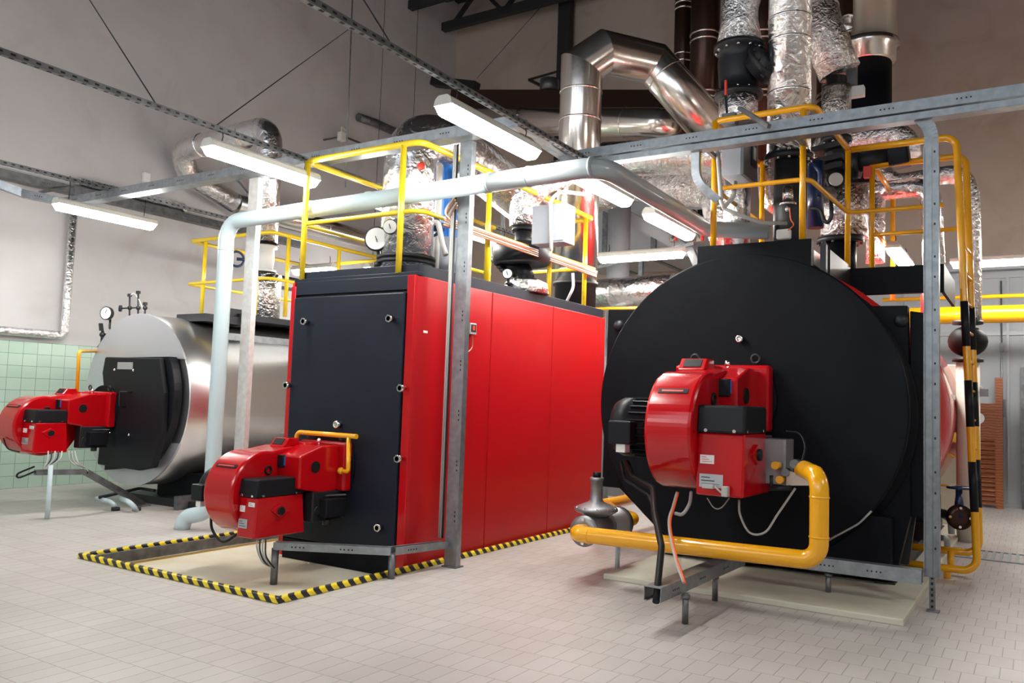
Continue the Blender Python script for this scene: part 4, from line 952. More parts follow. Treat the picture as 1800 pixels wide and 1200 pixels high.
M().bar(b, c, .24, .26).build('actuator_head', blackpl, t, bevel=.02)
M().box(b.x+.1, b.x+.13, y3-.26, y3-.23, b.z+.06, b.z+.09).build('status_lamp', redlogo, t)
M().box(b.x-.24, b.x-.16, y3-.2, y3-.12, b.z-.22, b.z-.1).build('red_plug', redlogo, t)
m = M()
for dz in (.12, -.02, -.12): m.prism([(cx3-.28, zb3+.35+dz), (cx3+.1, zb3+.40+dz), (cx3+.1, zb3+.34+dz), (cx3-.2, zb3+.30+dz)], 'y', y3-.2, y3-.05)
m.build('cooling_fins', iron, t)
c = P(1468, 318, y=y3-.25); q = M().lathe(c, (.3, -1, 0), [(0, .1), (.06, .1), (.07, .08)]).build('position_dial', iron, t); M().lathe(c+V3((.3, -1, 0)).normalized()*.072, (.3, -1, 0), [(0, .075), (.004, .07)]).build('dial_face', face, q)
u = thing('foil_riser', 'foil wrapped pipe stub above the black motorised valve', 'insulated pipe', (cx3, y3, zt3), FG)
ztt = P(1470, 158, y=y3).z; M().cyl((cx3, y3, zt3), (cx3, y3, ztt), r3, n=30).build('foil_wrap', foil2, u)
M().lathe((cx3, y3, ztt), (0, 0, 1), [(0, r3*1.0), (.03, r3*1.0), (.03, r3*.7), (.14, r3*.7)]).build('flange', iron, u)
v_ = thing('foil_riser', 'fat foil wrapped pipe below the black motorised valve', 'insulated pipe', (cx3, y3, 3), FG)
cx4 = P(1484, 370, y=y3).x; r4 = .25; zq = P(1484, 412, y=y3-.2).z
M().cyl((cx4, y3, zq), (cx4, y3, zb3), r4, n=32).build('foil_wrap', foil2, v_)
flg(M(), (cx4-.04, y3, zq-.06), r4, 10, .06).build('flange', [iron, chrome], v_); M().cyl((cx4-.05, y3, 3.02), (cx4-.05, y3, zq-.06), r4*.72, n=30).build('black_pipe', black, v_)
# diagonal foil
pipe('foil_pipe', 'slanting foil wrapped pipe coming down to the right riser', 'insulated pipe', [P(1415, -80, y=y3), P(1447, 60, y=y3-.1), P(1476, 128, y=y3)], .23, foil2, .3, group=FG, seam=.5)
pipe('foil_pipe', 'small foil wrapped elbow behind the slanting foil pipe', 'insulated pipe', [P(1440, 60, y=10.6), P(1474, 62, y=10.6), P(1478, 100, y=10.6)], .14, foil2, .2, group=FG)
a = P(1497, 128, y=9.9); tag(M().box(a.x-.05, a.x+.06, 9.8, 9.95, a.z-.18, a.z+.1).build('valve_actuator', darkgrey, bevel=.02), 'small dark grey actuator right of the slanting foil pipe', 'actuator')
a = P(1505, 162, y=9.8); tag(M().box(a.x-.08, a.x+.09, 9.75, 9.85, a.z-.06, a.z+.06).build('terminal_box', white, bevel=.01), 'small white box on the black flue beside the foil stub', 'box')
# foil runs at right
y6 = 10.9
pipe('foil_pipe', 'horizontal foil pipe with elbow right of the motorised valve top', 'insulated pipe', [P(1430, 262, y=y6), P(1500, 246, y=y6), P(1590, 236, y=y6), P(1597, 275, y=y6)], .15, foil2, .2, group=FG)
pipe('foil_pipe', 'horizontal foil pipe that turns down behind the right galvanised post', 'insulated pipe', [P(1490, 338, y=y6), P(1560, 335, y=y6), P(1636, 326, y=y6), P(1642, 470, y=y6)], .12, foil, .22, group=FG)
pipe('foil_pipe', 'upper foil pipe turning down behind the banded ladder', 'insulated pipe', [P(1545, 300, y=y6+.6), P(1575, 322, y=y6+.6), P(1690, 303, y=y6+.6), P(1706, 345, y=y6+.6), P(1707, 562, y=y6+.6)], .115, foil2, .2, group=FG)
pipe('foil_pipe', 'foil pipe standing between the yellow ladder and the fat foil riser', 'insulated pipe', [P(1540, 340, y=y6), P(1538, 462, y=y6)], .11, foil2, group=FG)
pipe('foil_pipe', 'thin foil clad pipe standing right of the galvanised post', 'insulated pipe', [P(1633, 430, y=11.8), P(1634, 530, y=11.8)], .06, foil, group=FG)
for i, (px, r_) in enumerate(((1440, .10),)):
    pipe('foil_pipe', 'pair of short foil pipes crossing behind the tall riser', 'insulated pipe', [P(1415, 268, y=9.9), P(1460, 262, y=9.9)], .17, foil, group=FG, seam=.2)
pipe('steel_pipe', 'short bright pipe joining the dark blue vessel and the fat riser', 'pipe', [P(1430, 345, y=9.2), P(1460, 342, y=9.4)], .09, galv)
t = thing('rubber_compensator', 'black ball shaped rubber pipe joint behind the banded ladder', 'pipe joint', P(1702, 600, y=11.5))
c = P(1701, 600, y=11.5); M().ball(c, .20, sc=(1.1, 1.1, .95)).build('rubber_ball', rubber, t)
for dz in (-.25, .21): M().lathe(c+V3((0, 0, dz)), (0, 0, 1), [(0, .17), (.04, .17), (.04, .12), (0, .12)]).build('flange', iron, t)
pipe('drain_pipe', 'white clad vertical pipe below the black ball joint', 'pipe', [c-V3((0, 0, .26)), V3((c.x, c.y, .0))], .13, cream)
a = P(1726, 685, y=11.5); t = thing('level_switch', 'small white switch sticking out right of the white clad pipe', 'switch', a)
M().cyl(a+V3((-.15, 0, .12)), a, .03).build('arm', white, t); M().box(a.x-.02, a.x+.07, 11.45, 11.55, a.z-.08, a.z+.01).build('head', castal, t)
# orange mains
pipe('gas_main', 'thick orange gas main running level in front of the grey partition', 'gas pipe', [P(1062, 572, y=13.6), P(1830, 552, y=13.6)][:2] and [(P(1000, 560, y=13.6).x, 13.6, P(1750, 552, y=13.6).z), (RX, 13.6, P(1750, 552, y=13.6).z)], .125, amber, n=28)
zt5 = P(1740, 521, y=13.9).z; pipe('gas_pipe', 'thin orange pipe above the thick orange gas main', 'gas pipe', [(-2, 13.9, zt5), (RX, 13.9, zt5)], .03, amber)
pipe('pipe_riser', 'red painted vertical pipe between the red shell and the right post', 'pipe', [P(1632, 512, y=10.9), P(1630, 605, y=10.9)], .08, redbody)
# middle background
y7 = 10.6
pipe('foil_pipe', 'large foil pipe crossing behind the curved grey pipe', 'insulated pipe', [P(1062, 280, y=y7), P(1250, 275, y=y7), P(1300, 270, y=y7)], .25, foil, .1, group=FG, seam=.7)
pipe('foil_pipe', 'second foil pipe just below the large one over the big boiler', 'insulated pipe', [P(1040, 350, y=y7+.8), P(1110, 325, y=y7+.6), P(1260, 335, y=y7), P(1282, 420, y=y7-.6)], .24, foil2, .4, group=FG, seam=.6)
pipe('foil_pipe', 'foil pipe lying low behind the left rim of the big black disc', 'insulated pipe', [P(1045, 516, y=12.4), P(1185, 506, y=12.4)], .24, foil, group=FG, seam=.6)
pipe('foil_pipe', 'foil pipe bending down behind the tall riser foot', 'insulated pipe', [P(1350, 285, y=9.5), P(1352, 350, y=9.5), P(1375, 365, y=9.5)], .12, foil, .15, group=FG)
pipe('steel_pipe', 'thin bright pipe standing between the red boiler and the black disc', 'pipe', [V3((P(1068, 700, y=11.8).x, 11.8, 0)), P(1071, 545, y=11.8)], .05, galv)
pipe('gas_pipe', 'thin yellow pipe over the gap between the two big boilers', 'gas pipe', [P(1046, 543, y=11.4), P(1130, 541, y=11.4)], .025, amber)
# big grey ventilation ducts
t = thing('ventilation_duct', 'grey rectangular ventilation duct behind the crosswise lamp', 'air duct', (-6.5, 14, 4.0))
a = P(1055, 385, y=14.5); b = P(1240, 470, y=14.5)
M().box(-7.7, -4.6, 14.2, 15.6, 4.2, 5.3).build('duct_body', duct, t); M().box(-6.0, -5.9, 14.15, 15.65, 4.18, 5.33).box(-7.0, -6.9, 14.15, 15.65, 4.18, 5.33).split('joint_frame', galvd, t)
for x in (-6.3, -5.0): M().box(x, x+.08, 14.3, 14.38, 0, 4.2).build('support_leg', galv, t)
tag(M().prism([(P(1050, 400, y=12.9).x, P(1050, 340, y=12.9).z), (P(1235, 480, y=12.9).x, P(1235, 445, y=12.9).z), (P(1235, 480, y=12.9).x, P(1235, 465, y=12.9).z), (P(1050, 400, y=12.9).x, P(1050, 365, y=12.9).z)], 'y', 12.9, 13.4).build('sloping_beam', duct), 'grey beam sloping down to the right behind the lamps', 'beam')
tag(M().cyl((P(1088, 400, y=12.6).x, 12.6, 0), (P(1088, 400, y=12.6).x, 12.6, P(1088, 350, y=12.6).z), .2, n=10).build('filter_tank', duct), 'grey ribbed tank right of the bright flue', 'tank')
t = thing('grey_frame', 'grey steel platform frame seen in the gap left of the big boiler top', 'frame', P(1225, 460, y=11.5))
m = M().bar(P(1050, 470, y=11.6), P(1220, 428, y=11.6), .05, .05).bar(P(1215, 440, y=11.0), P(1240, 500, y=11.0), .1, .1); m.build('frame_bars', galvd, t)
for px in (1185, 1215, 1232):
    a = P(px, 370, y=11.8); M().cyl(a, P(px, 425, y=11.8), .07, n=16).build('filter_cylinder', chrome, t)

# B2 rear group ------------------------------------------------------
yv = 7.9
t = thing('blower_valve', 'black round valve housing with ribbed hose on the back of the red boiler', 'valve', P(910, 440, y=yv))
c = P(917, 447, y=yv); M().lathe(c-V3((0, 0, .12)), (0, 0, 1), [(0, .30), (.02, .33), (.20, .33), (.23, .30), (.235, .12)], n=36).build('housing', iron, t)
path = [P(885, 440, y=yv), P(880, 462, y=yv), P(893, 478, y=yv)]
m = M()
for i in range(7): k = i/6; cc_ = V3(path[0]).lerp(path[1], min(1, k*2)) if k < .5 else V3(path[1]).lerp(path[2], k*2-1); m.torus(cc_, (.2+k*.3, 0, 1), .09, .028, n=20)
m.build('ribbed_hose', rubber, t)
M().sweep(fillet([P(893, 470, y=yv), P(920, 470, y=yv), P(926, 490, y=yv)], .15, 6), .09, 20).build('elbow', blackpl, t)
c2_ = P(920, 403, y=yv); M().cyl(c, c2_, .09).lathe(c2_, (0, 0, 1), [(-.02, .13), (.02, .13)]).build('neck', iron, t)
tag(M().sweep(fillet([P(921, 398, y=yv), P(921, 352, y=yv), P(950, 318, y=yv), P(1000, 300, y=yv+.5)], .25, 7), .165, 24).build('foil_elbow', foil2), 'crumpled foil elbow rising behind the grey cabinet on the red boiler', 'insulated pipe', FG)
tag(M().lathe((P(925, 500, y=yv).x, yv, 2.70), (0, 0, 1), [(0, .26), (.12, .24), (.17, .14)], n=28).build('foil_collar', foil2), 'foil wrapped pipe foot on the back of the red boiler lid', 'insulated pipe', FG)
dial('small gauge low behind the yellow rail on the red boiler', P(893, 482, y=7.6), .055, stem=.14)
t = thing('junction_cabinet', 'pale grey wall cabinet hung on the yellow handrail of the red boiler', 'cabinet', P(960, 420, y=7.6))
a = P(936, 362, y=7.55); b = P(992, 425, y=7.55); m = M().box(a.x, b.x, 7.55, 7.78, b.z, a.z); m.build('cabinet_body', greybox, t, bevel=.008)
M().box((a.x+b.x)/2+.02, b.x-.01, 7.54, 7.55, b.z+.02, a.z-.02).build('cabinet_door', greybox, t, bevel=.004)
pipe('cable_conduit', 'white conduit arching from the grey cabinet over the handrail', 'conduit', [P(969, 440, y=7.5), P(968, 350, y=7.5), P(985, 336, y=7.5), P(1035, 342, y=7.7)], .02, white, .1, n=10)
pipe('cable_conduit', 'white conduit dropping beside the dark flue collar', 'conduit', [P(1007, 480, y=8.7), P(1008, 505, y=8.7), P(996, 530, y=8.7)], .018, white, .15, n=10)
t = thing('cable_bundle', 'bundle of pinkish cables running back along the red boiler rail', 'cables', (-4.6, 7, 3.2))
for k in range(4):
    dz = k*.022
    M().tube([P(798, 345, y=6.0)+V3((0, .02*k, -dz)), P(783, 372, y=6.0)+V3((0, .02*k, -dz)), P(795, 388, y=6.1)+V3((0, 0, -dz)), V3((-4.62, 6.3, P(820, 395, x=-4.62).z-dz)), V3((-4.62, 9.2, P(1045, 476, x=-4.62).z-dz))], .011, .08, n=8).build('cable', (white, copper, cable, copper)[k], t)
# blue valve by the riser
t = thing('blue_valve', 'bright blue motor valve between the foil riser and the galvanised post', 'valve', P(790, 400, y=7.2))
a = P(787, 283, y=7.2); b = P(787, 330, y=7.2)
M().cyl(b, a, .075).build('motor_head', blue, t, bevel=.01); M().prism([(P(780, 350, y=7.2).x, P(775, 330, y=7.2).z), (P(794, 350, y=7.2).x, P(794, 330, y=7.2).z), (P(798, 350, y=7.2).x, P(798, 375, y=7.2).z), (P(800, 350, y=7.2).x, P(800, 425, y=7.2).z), (P(774, 350, y=7.2).x, P(774, 418, y=7.2).z), (P(777, 350, y=7.2).x, P(777, 372, y=7.2).z)], 'y', 7.12, 7.28).build('yoke', blue, t, bevel=.01)
c = P(758, 398, y=6.95); M().torus(c, (.7, -.7, 0), .10, .018).cyl(c, c+V3((.1, .1, 0)), .05).build('hand_wheel', navy, t)
M().tube([P(757, 392, y=6.9), P(770, 390, y=6.9), P(778, 430, y=6.9), P(784, 448, y=6.9)], .03, .05).build('white_arm', white, t)
M().cyl((P(785, 450, y=7.2).x, 7.2, 2.70), P(785, 420, y=7.2), .14).build('lower_body', greybox, t)
pipe('vertical_pipe', 'thin white vertical pipe right behind the foil riser', 'pipe', [(P(764, 400, y=7.0).x, 7.05, 2.72), (P(764, 400, y=7.0).x, 7.05, P(766, 275, y=7.0).z)], .035, white)
pipe('pump_rod', 'thin grey upright rod and coupling behind the red boiler rail', 'rod', [P(883, 340, y=9.6), P(885, 430, y=9.6)], .03, greypipe)
# silver boiler riser ---------------------------------------------------
ys = 8.4; xs = P(466, 420, y=ys).x; rs = .185; zh = P(380, 250, y=ys).z
t = thing('foil_riser', 'foil wrapped pipe bending from the wall down to the silver boiler', 'insulated pipe', (xs, ys, 4.0), FG)
M().sweep(fillet([(-12.05, 9.6, zh-.62), (-12.05, ys+.25, zh-.35), (-11.95, ys, zh-.02), (xs-.02, ys, zh+.06), (xs, ys, zh-.5), (xs, ys, P(462, 432, y=ys).z)], .38, 8), rs, 30).build('foil_wrap', foil, t)
m = M()
for x in (-11.4, -10.4): m.lathe((x, ys, zh), (1, 0, 0), [(0, rs), (.008, rs+.012), (.02, rs+.012), (.028, rs)], n=30)
for py in (262, 405): m.lathe((xs, ys, P(470, py, y=ys-rs).z), (0, 0, 1), [(0, rs), (.008, rs+.01), (.02, rs+.01), (.028, rs)], n=30)
m.split('seam_band', foil, t)
t = thing('gate_valve', 'pale flanged valve with dark hand wheel on the silver boiler riser', 'valve', (xs, ys, 3.3))
za, zb_ = P(463, 430, y=ys).z, P(460, 480, y=ys).z
M().lathe((xs, ys, zb_), (0, 0, 1), [(0, rs), (.05, rs), (.05, rs*.75), ((za-zb_)*.5, rs*.85), (za-zb_-.06, rs*.75), (za-zb_-.06, rs*1.02), (za-zb_, rs*1.02)], n=30).build('valve_body', white, t)
M().lathe((xs, ys, za-.02), (0, 0, 1), [(0, rs+.02), (.03, rs+.02)]).build('upper_ring', iron, t); M().lathe((xs, ys, zb_+.0), (0, 0, 1), [(-.02, rs+.02), (.01, rs+.02)]).build('lower_ring', iron, t)
c = P(416, 455, y=ys-.3); M().torus(c, (1, -.3, 0), .11, .018).cyl(c, (xs, ys, c.z), .025).build('hand_wheel', navy, t)
t = thing('foil_riser', 'wide foil wrapped foot of the riser on the silver boiler walkway', 'insulated pipe', (xs, ys, 2.5), FG)
M().cyl((xs+.03, ys, 2.58), (xs+.03, ys, zb_-.03), .25, n=34).build('foil_wrap', foil2, t); M().torus((xs+.03, ys, zb_-.12), (0, 0, 1), .25, .008).build('strap', iron, t)
pipe('wall_pipe', 'dark shiny pipe running back along the left wall under the foil bend', 'pipe', [(-12.05, 9.62, zh-.63), (-12.05, 15.5, zh-.66)], .2, steel, seam=1.2)
pipe('wall_pipe', 'second bright pipe beneath the dark shiny pipe on the left wall', 'pipe', [(WX+.25, 9.0, 4.95), (WX+.25, 15.5, 4.95)], .07, steel)
pipe('wall_pipe', 'short foil sleeved pipe on brackets above the far left lamp', 'pipe', [(WX+.16, 6.9, 4.60), (WX+.16, 8.75, 4.60), (WX+.16, 8.79, 4.53)], .065, foil, .05, seam=.4)
pipe('wall_pipe', 'silver lagged pipe dropping down the bright left wall then turning left', 'pipe', [(WX+.12, 6.88, 4.15), (WX+.12, 6.88, 2.24), (WX+.12, 3.5, 2.24)], .062, foil2, .1)
pipe('wall_pipe', 'slim sleeved pipe high on the left wall behind the hanging chain', 'pipe', [P(630, 206, x=WX+.1), P(660, 216, x=WX+.1), P(735, 250, x=WX+.1)], .09, galvd, .1)
tag(M().bar(P(70, 338, x=WX+.4), P(138, 326, x=WX+.15), .04, .04).bar(P(131, 328, x=WX+.2), P(131, 362, x=WX+.2), .02, .02).build('wall_bracket', galvd), 'steel bracket arm holding the sleeved pipe on the left wall', 'bracket')
a = P(600, 240, x=WX+.5); t = thing('junction_box', 'small white junction box high on the left wall beside the chain', 'junction box', a)
M().box(a.x-.06, a.x+.06, a.y-.06, a.y+.08, a.z-.09, a.z+.09).build('box', white, t, bevel=.01); M().tube([a+V3((0, 0, .09)), a+V3((0, .0, .2)), a+V3((.0, .12, .16))], .012, .05, n=8).build('loop_lead', white, t)
M().bar(a+V3((.05, .1, 0)), P(650, 258, x=WX+.5), .04, .03).build('arm', galvd, t); M().bar(a-V3((.06, 0, 0)), (WX, a.y, a.z), .03, .03).build('wall_arm', galvd, t)
a = P(258, 312, x=WX+.06); tag(M().box(a.x-.05, a.x+.02, a.y-.06, a.y+.06, a.z-.08, a.z+.08).build('wall_switch', white, bevel=.01), 'small white switch on the left wall under the foil bend', 'switch')
# small pipes under silver boiler
t = thing('drain_pipes', 'pale blue drain pipes curving to the floor under the silver boiler', 'drain pipe', P(215, 890, z=0))
M().tube([P(170, 876, z=.12), P(200, 882, z=.12), V3(P(203, 895, z=0))], .028, .08).build('front_drain', bluepipe, t)
M().tube([P(212, 876, z=.14), P(232, 884, z=.13), V3(P(240, 898, z=0))], .03, .08).build('rear_drain', bluepipe, t)
M().tube([P(175, 874, z=.15), P(245, 858, z=.2), P(272, 862, z=.2)], .02, .04).build('cross_pipe', iron, t)
for px in (203, 240): M().cyl(P(px, 897, z=0), P(px, 897, z=0)+V3((0, 0, .04)), .05).build('floor_socket', iron, t)

# ---- gas line in front of the big boiler
yg = 6.2; zg = P(1200, 962, y=yg).z
t = thing('gas_line', 'thick yellow gas pipe in front of the big boiler rising to its burner', 'gas pipe', (-2.3, yg, 0))
xl_ = P(1010, 940, y=yg).x; xr_ = P(1440, 900, y=yg).x; zt6 = P(1440, 838, y=yg).z
zl_, zr_ = P(1030, 940, y=yg).z, P(1400, 981, y=yg).z
M().sweep(fillet([(xl_, yg+.16, zl_), (xl_, yg, zl_), (xr_, yg, zr_), (xr_, yg, zt6), (xr_-.16, yg+.25, zt6+.03)], .12, 8), .066, 28).build('painted_pipe', amber, t)
for c, d in (((xl_+.13, yg, zl_), (1, 0, 0)), ((xr_, yg, zt6-.15), (0, 0, 1)), ((xr_, yg, zr_+.16), (0, 0, 1))): M().lathe(c, d, [(0, .066), (.004, .071), (.012, .071), (.016, .066)]).build('weld_ring', amber, t)
q = M().lathe((xl_, yg+.16, zl_), (0, 1, 0), [(0, .07), (0, .13), (.03, .13), (.03, .07)], n=36).build('end_flange', castal, t); M().bolts((xl_, yg+.17, zl_), (0, -1, 0), .10, 4, .014, .03, ph=.78).split('flange_bolt', chrome, q)
t = thing('gas_regulator', 'grey cast gas pressure regulator with tall spring cap by the floor', 'regulator', (xl_, 6.6, 0))
yr = yg+.19
M().sweep([(xl_, yr, zl_), (xl_, yr+.12, zl_), (xl_, yr+.3, zl_), (xl_, yr+.42, zl_)], [.085, .12, .12, .10], 28).build('body', castal, t)
cr = V3((xl_, yr+.2, zl_)); M().lathe(cr+V3((0, 0, .11)), (0, 0, 1), [(0, .10), (.03, .17), (.045, .19), (.065, .19), (.08, .16), (.12, .07), (.14, .055), (.30, .052), (.30, .06), (.33, .06), (.33, .035), (.36, .035), (.37, .02)], n=36).build('diaphragm_case', castal, t)
M().bolts(cr+V3((0, 0, .15)), (0, 0, 1), .175, 10, .010, .035).build('case_bolts', chrome, t); M().cyl(cr+V3((0, 0, .44)), cr+V3((0, 0, .485)), .036).build('spring_cap', blackpl, t)
M().lathe((xl_, yr+.42, zl_), (0, 1, 0), [(0, .10), (0, .115), (.14, .115), (.15, .15), (.22, .15), (.22, .08)], n=36).build('gas_filter', castal, t)
M().bar((xl_+.02, yr+.64, zl_), (xl_+.02, yr+.67, zl_), .30, .30).build('rear_flange', iron, t) if 0 else M().lathe((xl_, yr+.64, zl_), (0, 1, 0), [(0, .15), (.03, .15), (.03, .07)], n=36).build('rear_flange', iron, t)
M().cyl((xl_+.03, yr+.60, 0), (xl_+.03, yr+.60, zl_-.14), .022).build('support_leg', bluepipe, t)
pipe('gas_pipe', 'yellow gas pipe running back from the regulator beside the big boiler', 'gas pipe', [(xl_, yr+.67, zl_), (xl_, 7.4, zl_), (xl_-.28, 7.62, zl_), (xl_-.7, 8.2, zl_), (xl_-.7, 12, zl_)], .062, amber, .1)
# gas train on the burner
gx, gy = P(1372, 800, y=6.9).x, 6.9
t = thing('gas_valve_train', 'cream gas valve block and fittings between the big burner and the yellow pipe', 'gas valve', (gx, gy, 1.0))
a = P(1343, 770, y=6.9); b = P(1384, 852, y=6.9); M().box(a.x, b.x, 6.86, 7.1, b.z, a.z).build('cream_block', castal, t, bevel=.006)
M().box(b.x-.02, b.x, 6.84, 6.86, b.z, a.z).build('edge_strip', galv, t)
a = P(1384, 830, y=6.75); b = P(1440, 852, y=6.5)
M()._add([P(1382, 826, y=6.75), P(1382, 853, y=6.75), P(1442, 853, y=6.45), P(1436, 843, y=6.45), P(1382, 826, y=6.78)+V3((0, .03, 0)), P(1382, 853, y=6.78)+V3((0, .03, 0)), P(1442, 853, y=6.48)+V3((0, .03, 0)), P(1436, 843, y=6.48)+V3((0, .03, 0))],
  [(0, 1, 2, 3), (4, 5, 6, 7), (0, 1, 5, 4), (1, 2, 6, 5), (2, 3, 7, 6), (3, 0, 4, 7)]).build('drip_plate', cream, t)
for px, py, r_, mm_ in ((1362, 818, .03, amber), (1370, 843, .03, amber), (1396, 815, .035, galvd), (1380, 830, .03, galvd), (1408, 820, .03, iron)):
    c = P(px, py, y=6.7); M().cyl(c, c+V3((0, .1, 0)), r_).build('fitting', mm_, t)
M().tube([P(1352, 858, y=6.7), P(1390, 857, y=6.7)], .02).tube([P(1356, 835, y=6.7), P(1356, 858, y=6.7)], .014).build('valve_pipework', iron, t)
M().sweep(fillet([P(1405, 826, y=6.55), P(1425, 829, y=6.45), V3((xr_-.05, yg+.18, zt6+.02))], .05, 5), .045, 20).build('inlet_elbow', amber, t)
M().tube([P(1382, 758, y=6.9), P(1405, 762, y=6.9), P(1415, 785, y=6.8), P(1408, 815, y=6.7)], .008, .08, n=8).build('impulse_line', rubber, t)
# B1 cables
pipe('motor_cable', 'thick black cable bundle from the fan motor down into the low channel', 'cable', [P(1102, 812, y=6.55), P(1112, 838, y=6.4), P(1148, 858, y=6.2), P(1150, 900, y=5.9), P(1163, 960, y=5.6), P(1156, 1030, y=5.35), P(1153, 1058, y=5.27)], .024, rubber, .15, n=12)
pipe('motor_cable', 'thinner black cable from the small motor box joining the bundle', 'cable', [P(1092, 812, y=6.55), P(1098, 842, y=6.4), P(1140, 870, y=6.2), P(1160, 925, y=5.85)], .012, rubber, .12, n=10)
t = thing('burner_lead', 'grey and orange lead hanging from the big burner into the channel', 'cable', P(1205, 1022, y=5.6))
pts = [P(1190, 865, y=6.4), P(1183, 890, y=6.3), P(1176, 915, y=6.1), P(1180, 950, y=5.9), P(1190, 990, y=5.7), P(1202, 1024, y=5.56)]
M().tube(pts, .011, .12, n=10).build('grey_sheath', cable, t); M().tube([p+V3((.016, -.012, 0)) for p in pts], .008, .12, n=10).build('orange_wire', orangec, t)
M().tube([P(1215, 865, y=6.5), P(1212, 885, y=6.4), P(1200, 903, y=6.3), P(1186, 902, y=6.25)], .014, .08, n=10).build('white_loop', cable, t)
t = thing('signal_cable', 'light grey cable hanging in a loop under the big burner', 'cable', P(1330, 900, y=6.6))
M().tube([P(1299, 878, y=6.6), P(1301, 905, y=6.6), P(1318, 936, y=6.6), P(1345, 935, y=6.6), P(1366, 905, y=6.6), P(1398, 858, y=6.7)], .009, .15, n=8).build('cable', cable, t)
M().tube([P(1243, 875, y=6.6), P(1255, 892, y=6.6), P(1268, 892, y=6.6), P(1282, 875, y=6.6)], .005, .08, n=8).build('thin_cable', cable, t)
pipe('signal_cable', 'short grey cable curving across the lower part of the black disc', 'cable', [P(1532, 898, y=7.62), P(1510, 920, y=7.62), P(1455, 950, y=7.62)], .009, cable, .3, n=8)
t = thing('plug_lead', 'grey plug lead looped on the front of the big red burner box', 'plug', P(1250, 860, y=6.28))
M().box(P(1238, 853, y=6.28).x, P(1258, 853, y=6.28).x, 6.22, 6.28, P(1240, 857, y=6.28).z, P(1240, 850, y=6.28).z).box(P(1272, 853, y=6.28).x, P(1283, 853, y=6.28).x, 6.22, 6.28, P(1277, 872, y=6.28).z, P(1277, 854, y=6.28).z).split('plug_body', cable, t, bevel=.006)
M().tube([P(1256, 854, y=6.24), P(1266, 864, y=6.24), P(1278, 872, y=6.24)], .008, .02, n=8).build('lead', cable, t)
# B2 gas pipe + cables
yg2 = 5.56
t = thing('gas_line', 'thin yellow gas pipe frame over the burner of the square red boiler', 'gas pipe', (-5.5, yg2, 1.0))
M().tube([P(521, 786, y=yg2), P(522, 759, y=yg2), P(627, 767, y=yg2)], .022, .05).build('over_pipe', amber, t)
M().tube([P(613, 768, y=yg2), P(612, 828, y=yg2), P(600, 828, y=yg2)], .02, .02).ball(P(599, 827, y=yg2), .032).build('drop_pipe', amber, t)
t = thing('burner_cables', 'black cables hanging in loops below the burner of the red boiler', 'cables', P(395, 940, y=4.8))
M().tube([P(371, 900, y=5.0), P(373, 930, y=4.95), P(392, 952, y=4.9), P(418, 938, y=4.85)], .012, .12, n=8).build('motor_loop', rubber, t)
for k in range(4): M().tube([P(452+k*5, 948, y=4.75), P(452+k*5, 965+k*3, y=4.72), P(462+k*4, 988, y=4.74), P(482, 998, y=4.82)], .007, .1, n=8).build('lead', (cable, iron)[k % 2], t)
t = thing('burner_cables', 'grey leads hanging below the burner at the far left', 'cables', P(90, 815, y=5.1))
for k in range(5): M().tube([P(85+k*6, 793, y=5.3), P(84+k*5, 808, y=5.25), P(78, 824, y=5.15)], .008, .06, n=8).build('lead', (cable, iron)[k % 2], t)
M().tube([P(6, 770, y=5.2), P(14, 788, y=5.2), P(34, 794, y=5.2)], .009, .05, n=8).build('black_loop', rubber, t)
M().tube([P(60, 820, y=5.15), P(32, 832, y=5.1), P(34, 839, y=5.1), P(62, 828, y=5.12)], .011, .04, n=8).build('black_loop', rubber, t)
for k in range(3): M().tube([P(121+k*5, 793, y=5.5), P(125+k*6, 812, y=5.5), P(150, 822, y=5.62)], .008, .08, n=8).build('lead', cable, t)

# ---- right floor area
t = thing('globe_valve', 'dark blue hand wheel valve with bolted flange beside the ladder foot', 'valve', P(1690, 905, y=9.3))
yv2 = 9.2; c = P(1686, 908, y=yv2); M().lathe(c-V3((-.0, .02, 0)), (.35, -1, 0), [(0, .06), (0, .12), (.03, .12), (.03, .05)], n=30).build('flange', brownst, t)
M().bolts(c+V3((.01, -.05, 0)), (.35, -1, 0), .09, 4, .014, .02, ph=.78).split('flange_bolt', chrome, t)
M().cyl(c, c+V3((0, 0, .20)), .055, .03).cyl(c+V3((0, 0, .2)), c+V3((0, 0, .30)), .03).build('bonnet', navy, t); M().torus(c+V3((0, 0, .28)), (0, 0, 1), .10, .013).bar(c+V3((-.1, 0, .28)), c+V3((.1, 0, .28)), .02, .015).build('hand_wheel', navy, t)
M().cyl(c, (-.9, yv2+.1, c.z+.02), .045).build('pipe_stub', iron, t)
t = thing('drain_pipes', 'grey drain pipe bends going into the floor behind the bent slotted post', 'drain pipe', P(1665, 972, z=0))
M().tube([P(1655, 945, z=.22), P(1664, 945, z=.22), V3(P(1667, 977, z=0))], .03, .07).build('front_drain', greypipe, t)
M().tube([P(1657, 910, y=10.4), P(1670, 898, y=10.4), P(1673, 938, y=10.4)], .035, .1).build('rear_drain', greypipe, t)
g = P(1670, 975, z=0)
t = thing('floor_grating', 'zinc grating strip set in the tiled floor at the right', 'grating', (0, 10.45, 0))
m = M(); gy0, gy1 = 10.12, 10.80
m.box(-.95, 3.5, gy0, gy0+.03, 0, .012).box(-.95, 3.5, gy1-.03, gy1, 0, .012); m.build('frame', grate_m, t)
m = M(); 
for i in range(60): m.box(-.93+i*.074, -.93+i*.074+.03, gy0+.03, gy1-.03, 0, .011)
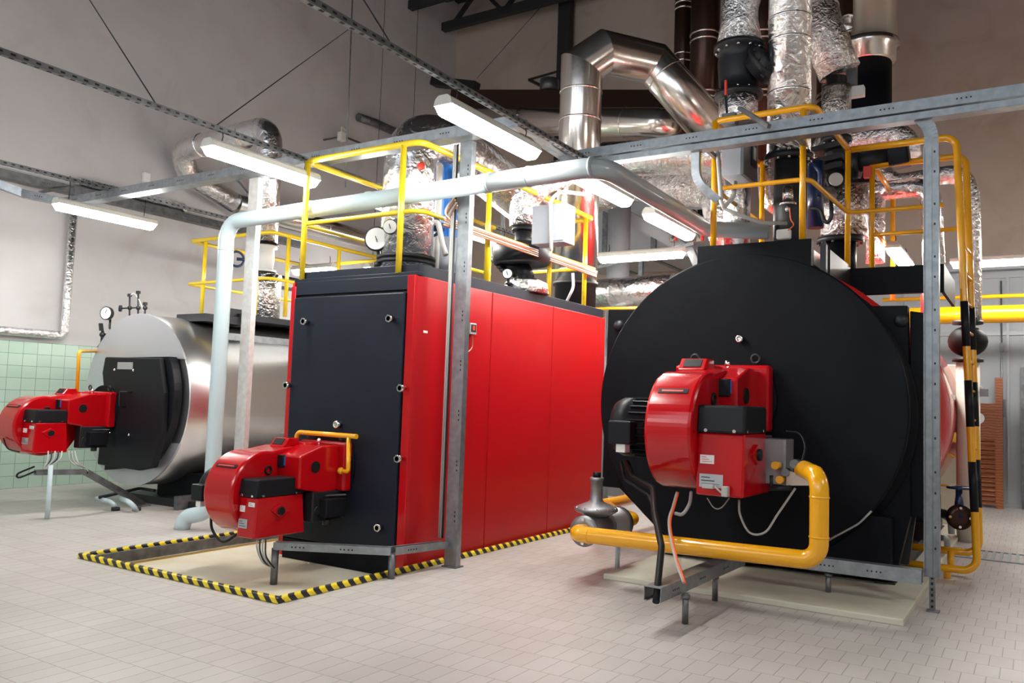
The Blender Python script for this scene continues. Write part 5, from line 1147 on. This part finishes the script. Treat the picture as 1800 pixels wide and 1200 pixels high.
m.build('bars', grate_m, t)
xa, xb = P(1640, 800, y=12.9).x, P(1693, 800, y=12.9).x
tag(M().box(xa, xb, 12.9, 13.35, 0, 2.2).build('machine_casing', cream, bevel=.01), 'cream cased machine standing behind the red shell and small ladder', 'machine')
t = thing('access_ladder', 'small yellow and black banded ladder in front of the cream machine', 'ladder', (xb-.15, 12.8, 0), 'banded ladders')
lx = P(1691, 830, y=12.75).x
M().cyl((lx, 12.75, 0), (lx, 12.75, 1.78), .035).build('side_rail', stripes('small_bands', 2, .18, 0), t)
for z in (.55, .95, 1.35, 1.75): M().cyl((lx, 12.75, z), (lx-.45, 12.75, z), .015).build('rung', amber, t)
M().cyl((lx-.45, 12.75, 0), (lx-.45, 12.75, 1.78), .035).build('side_rail', stripes('small_bands_b', 2, .18, 0), t)
tag(M().cyl(P(1719, 735, y=14.5), P(1719, 735, y=14.5)+V3((0, .1, 0)), .085).build('wall_fitting', labelg), 'white round object low on the grey partition behind the banded ladder', 'fitting')

# bent riser from the tray to the grey pipe
t = thing('cable_riser', 'bent galvanised cable riser hanging from the tray above the grey pipe', 'cable channel', P(1222, 350, y=7.25))
pp = fillet([P(1222, 252, y=7.22), P(1222, 318, y=7.24), P(1262, 352, y=7.3)], .25, 7)
m = M()
for a, b in zip(pp[:-1], pp[1:]): m.bar(a, b, .006, .075, up=(1, 0, .3)); m.bar(V3(a)+V3((.035, .03, 0)), V3(b)+V3((.035, .03, 0)), .06, .006, up=(1, 0, .3))
m.build('channel', galv, t)
M().tube([P(1232, 255, y=7.27), P(1233, 318, y=7.28), P(1266, 350, y=7.33)], .010, .1, n=8).build('cable', yellow, t)
# pale lit parts between the boilers and small background items
t = thing('wall_pipe_rack', 'row of thin grey pipes on the wall behind the handrail of the silver boiler', 'pipes', (WX+.1, 12, 3.3))
for k, z in enumerate((3.55, 3.75, 3.95)): M().tube([(WX+.08, 10.5+k*.5, z), (WX+.08, 15.8, z-.05)], .02).build('thin_pipe', (galvd, iron, galv)[k], t)
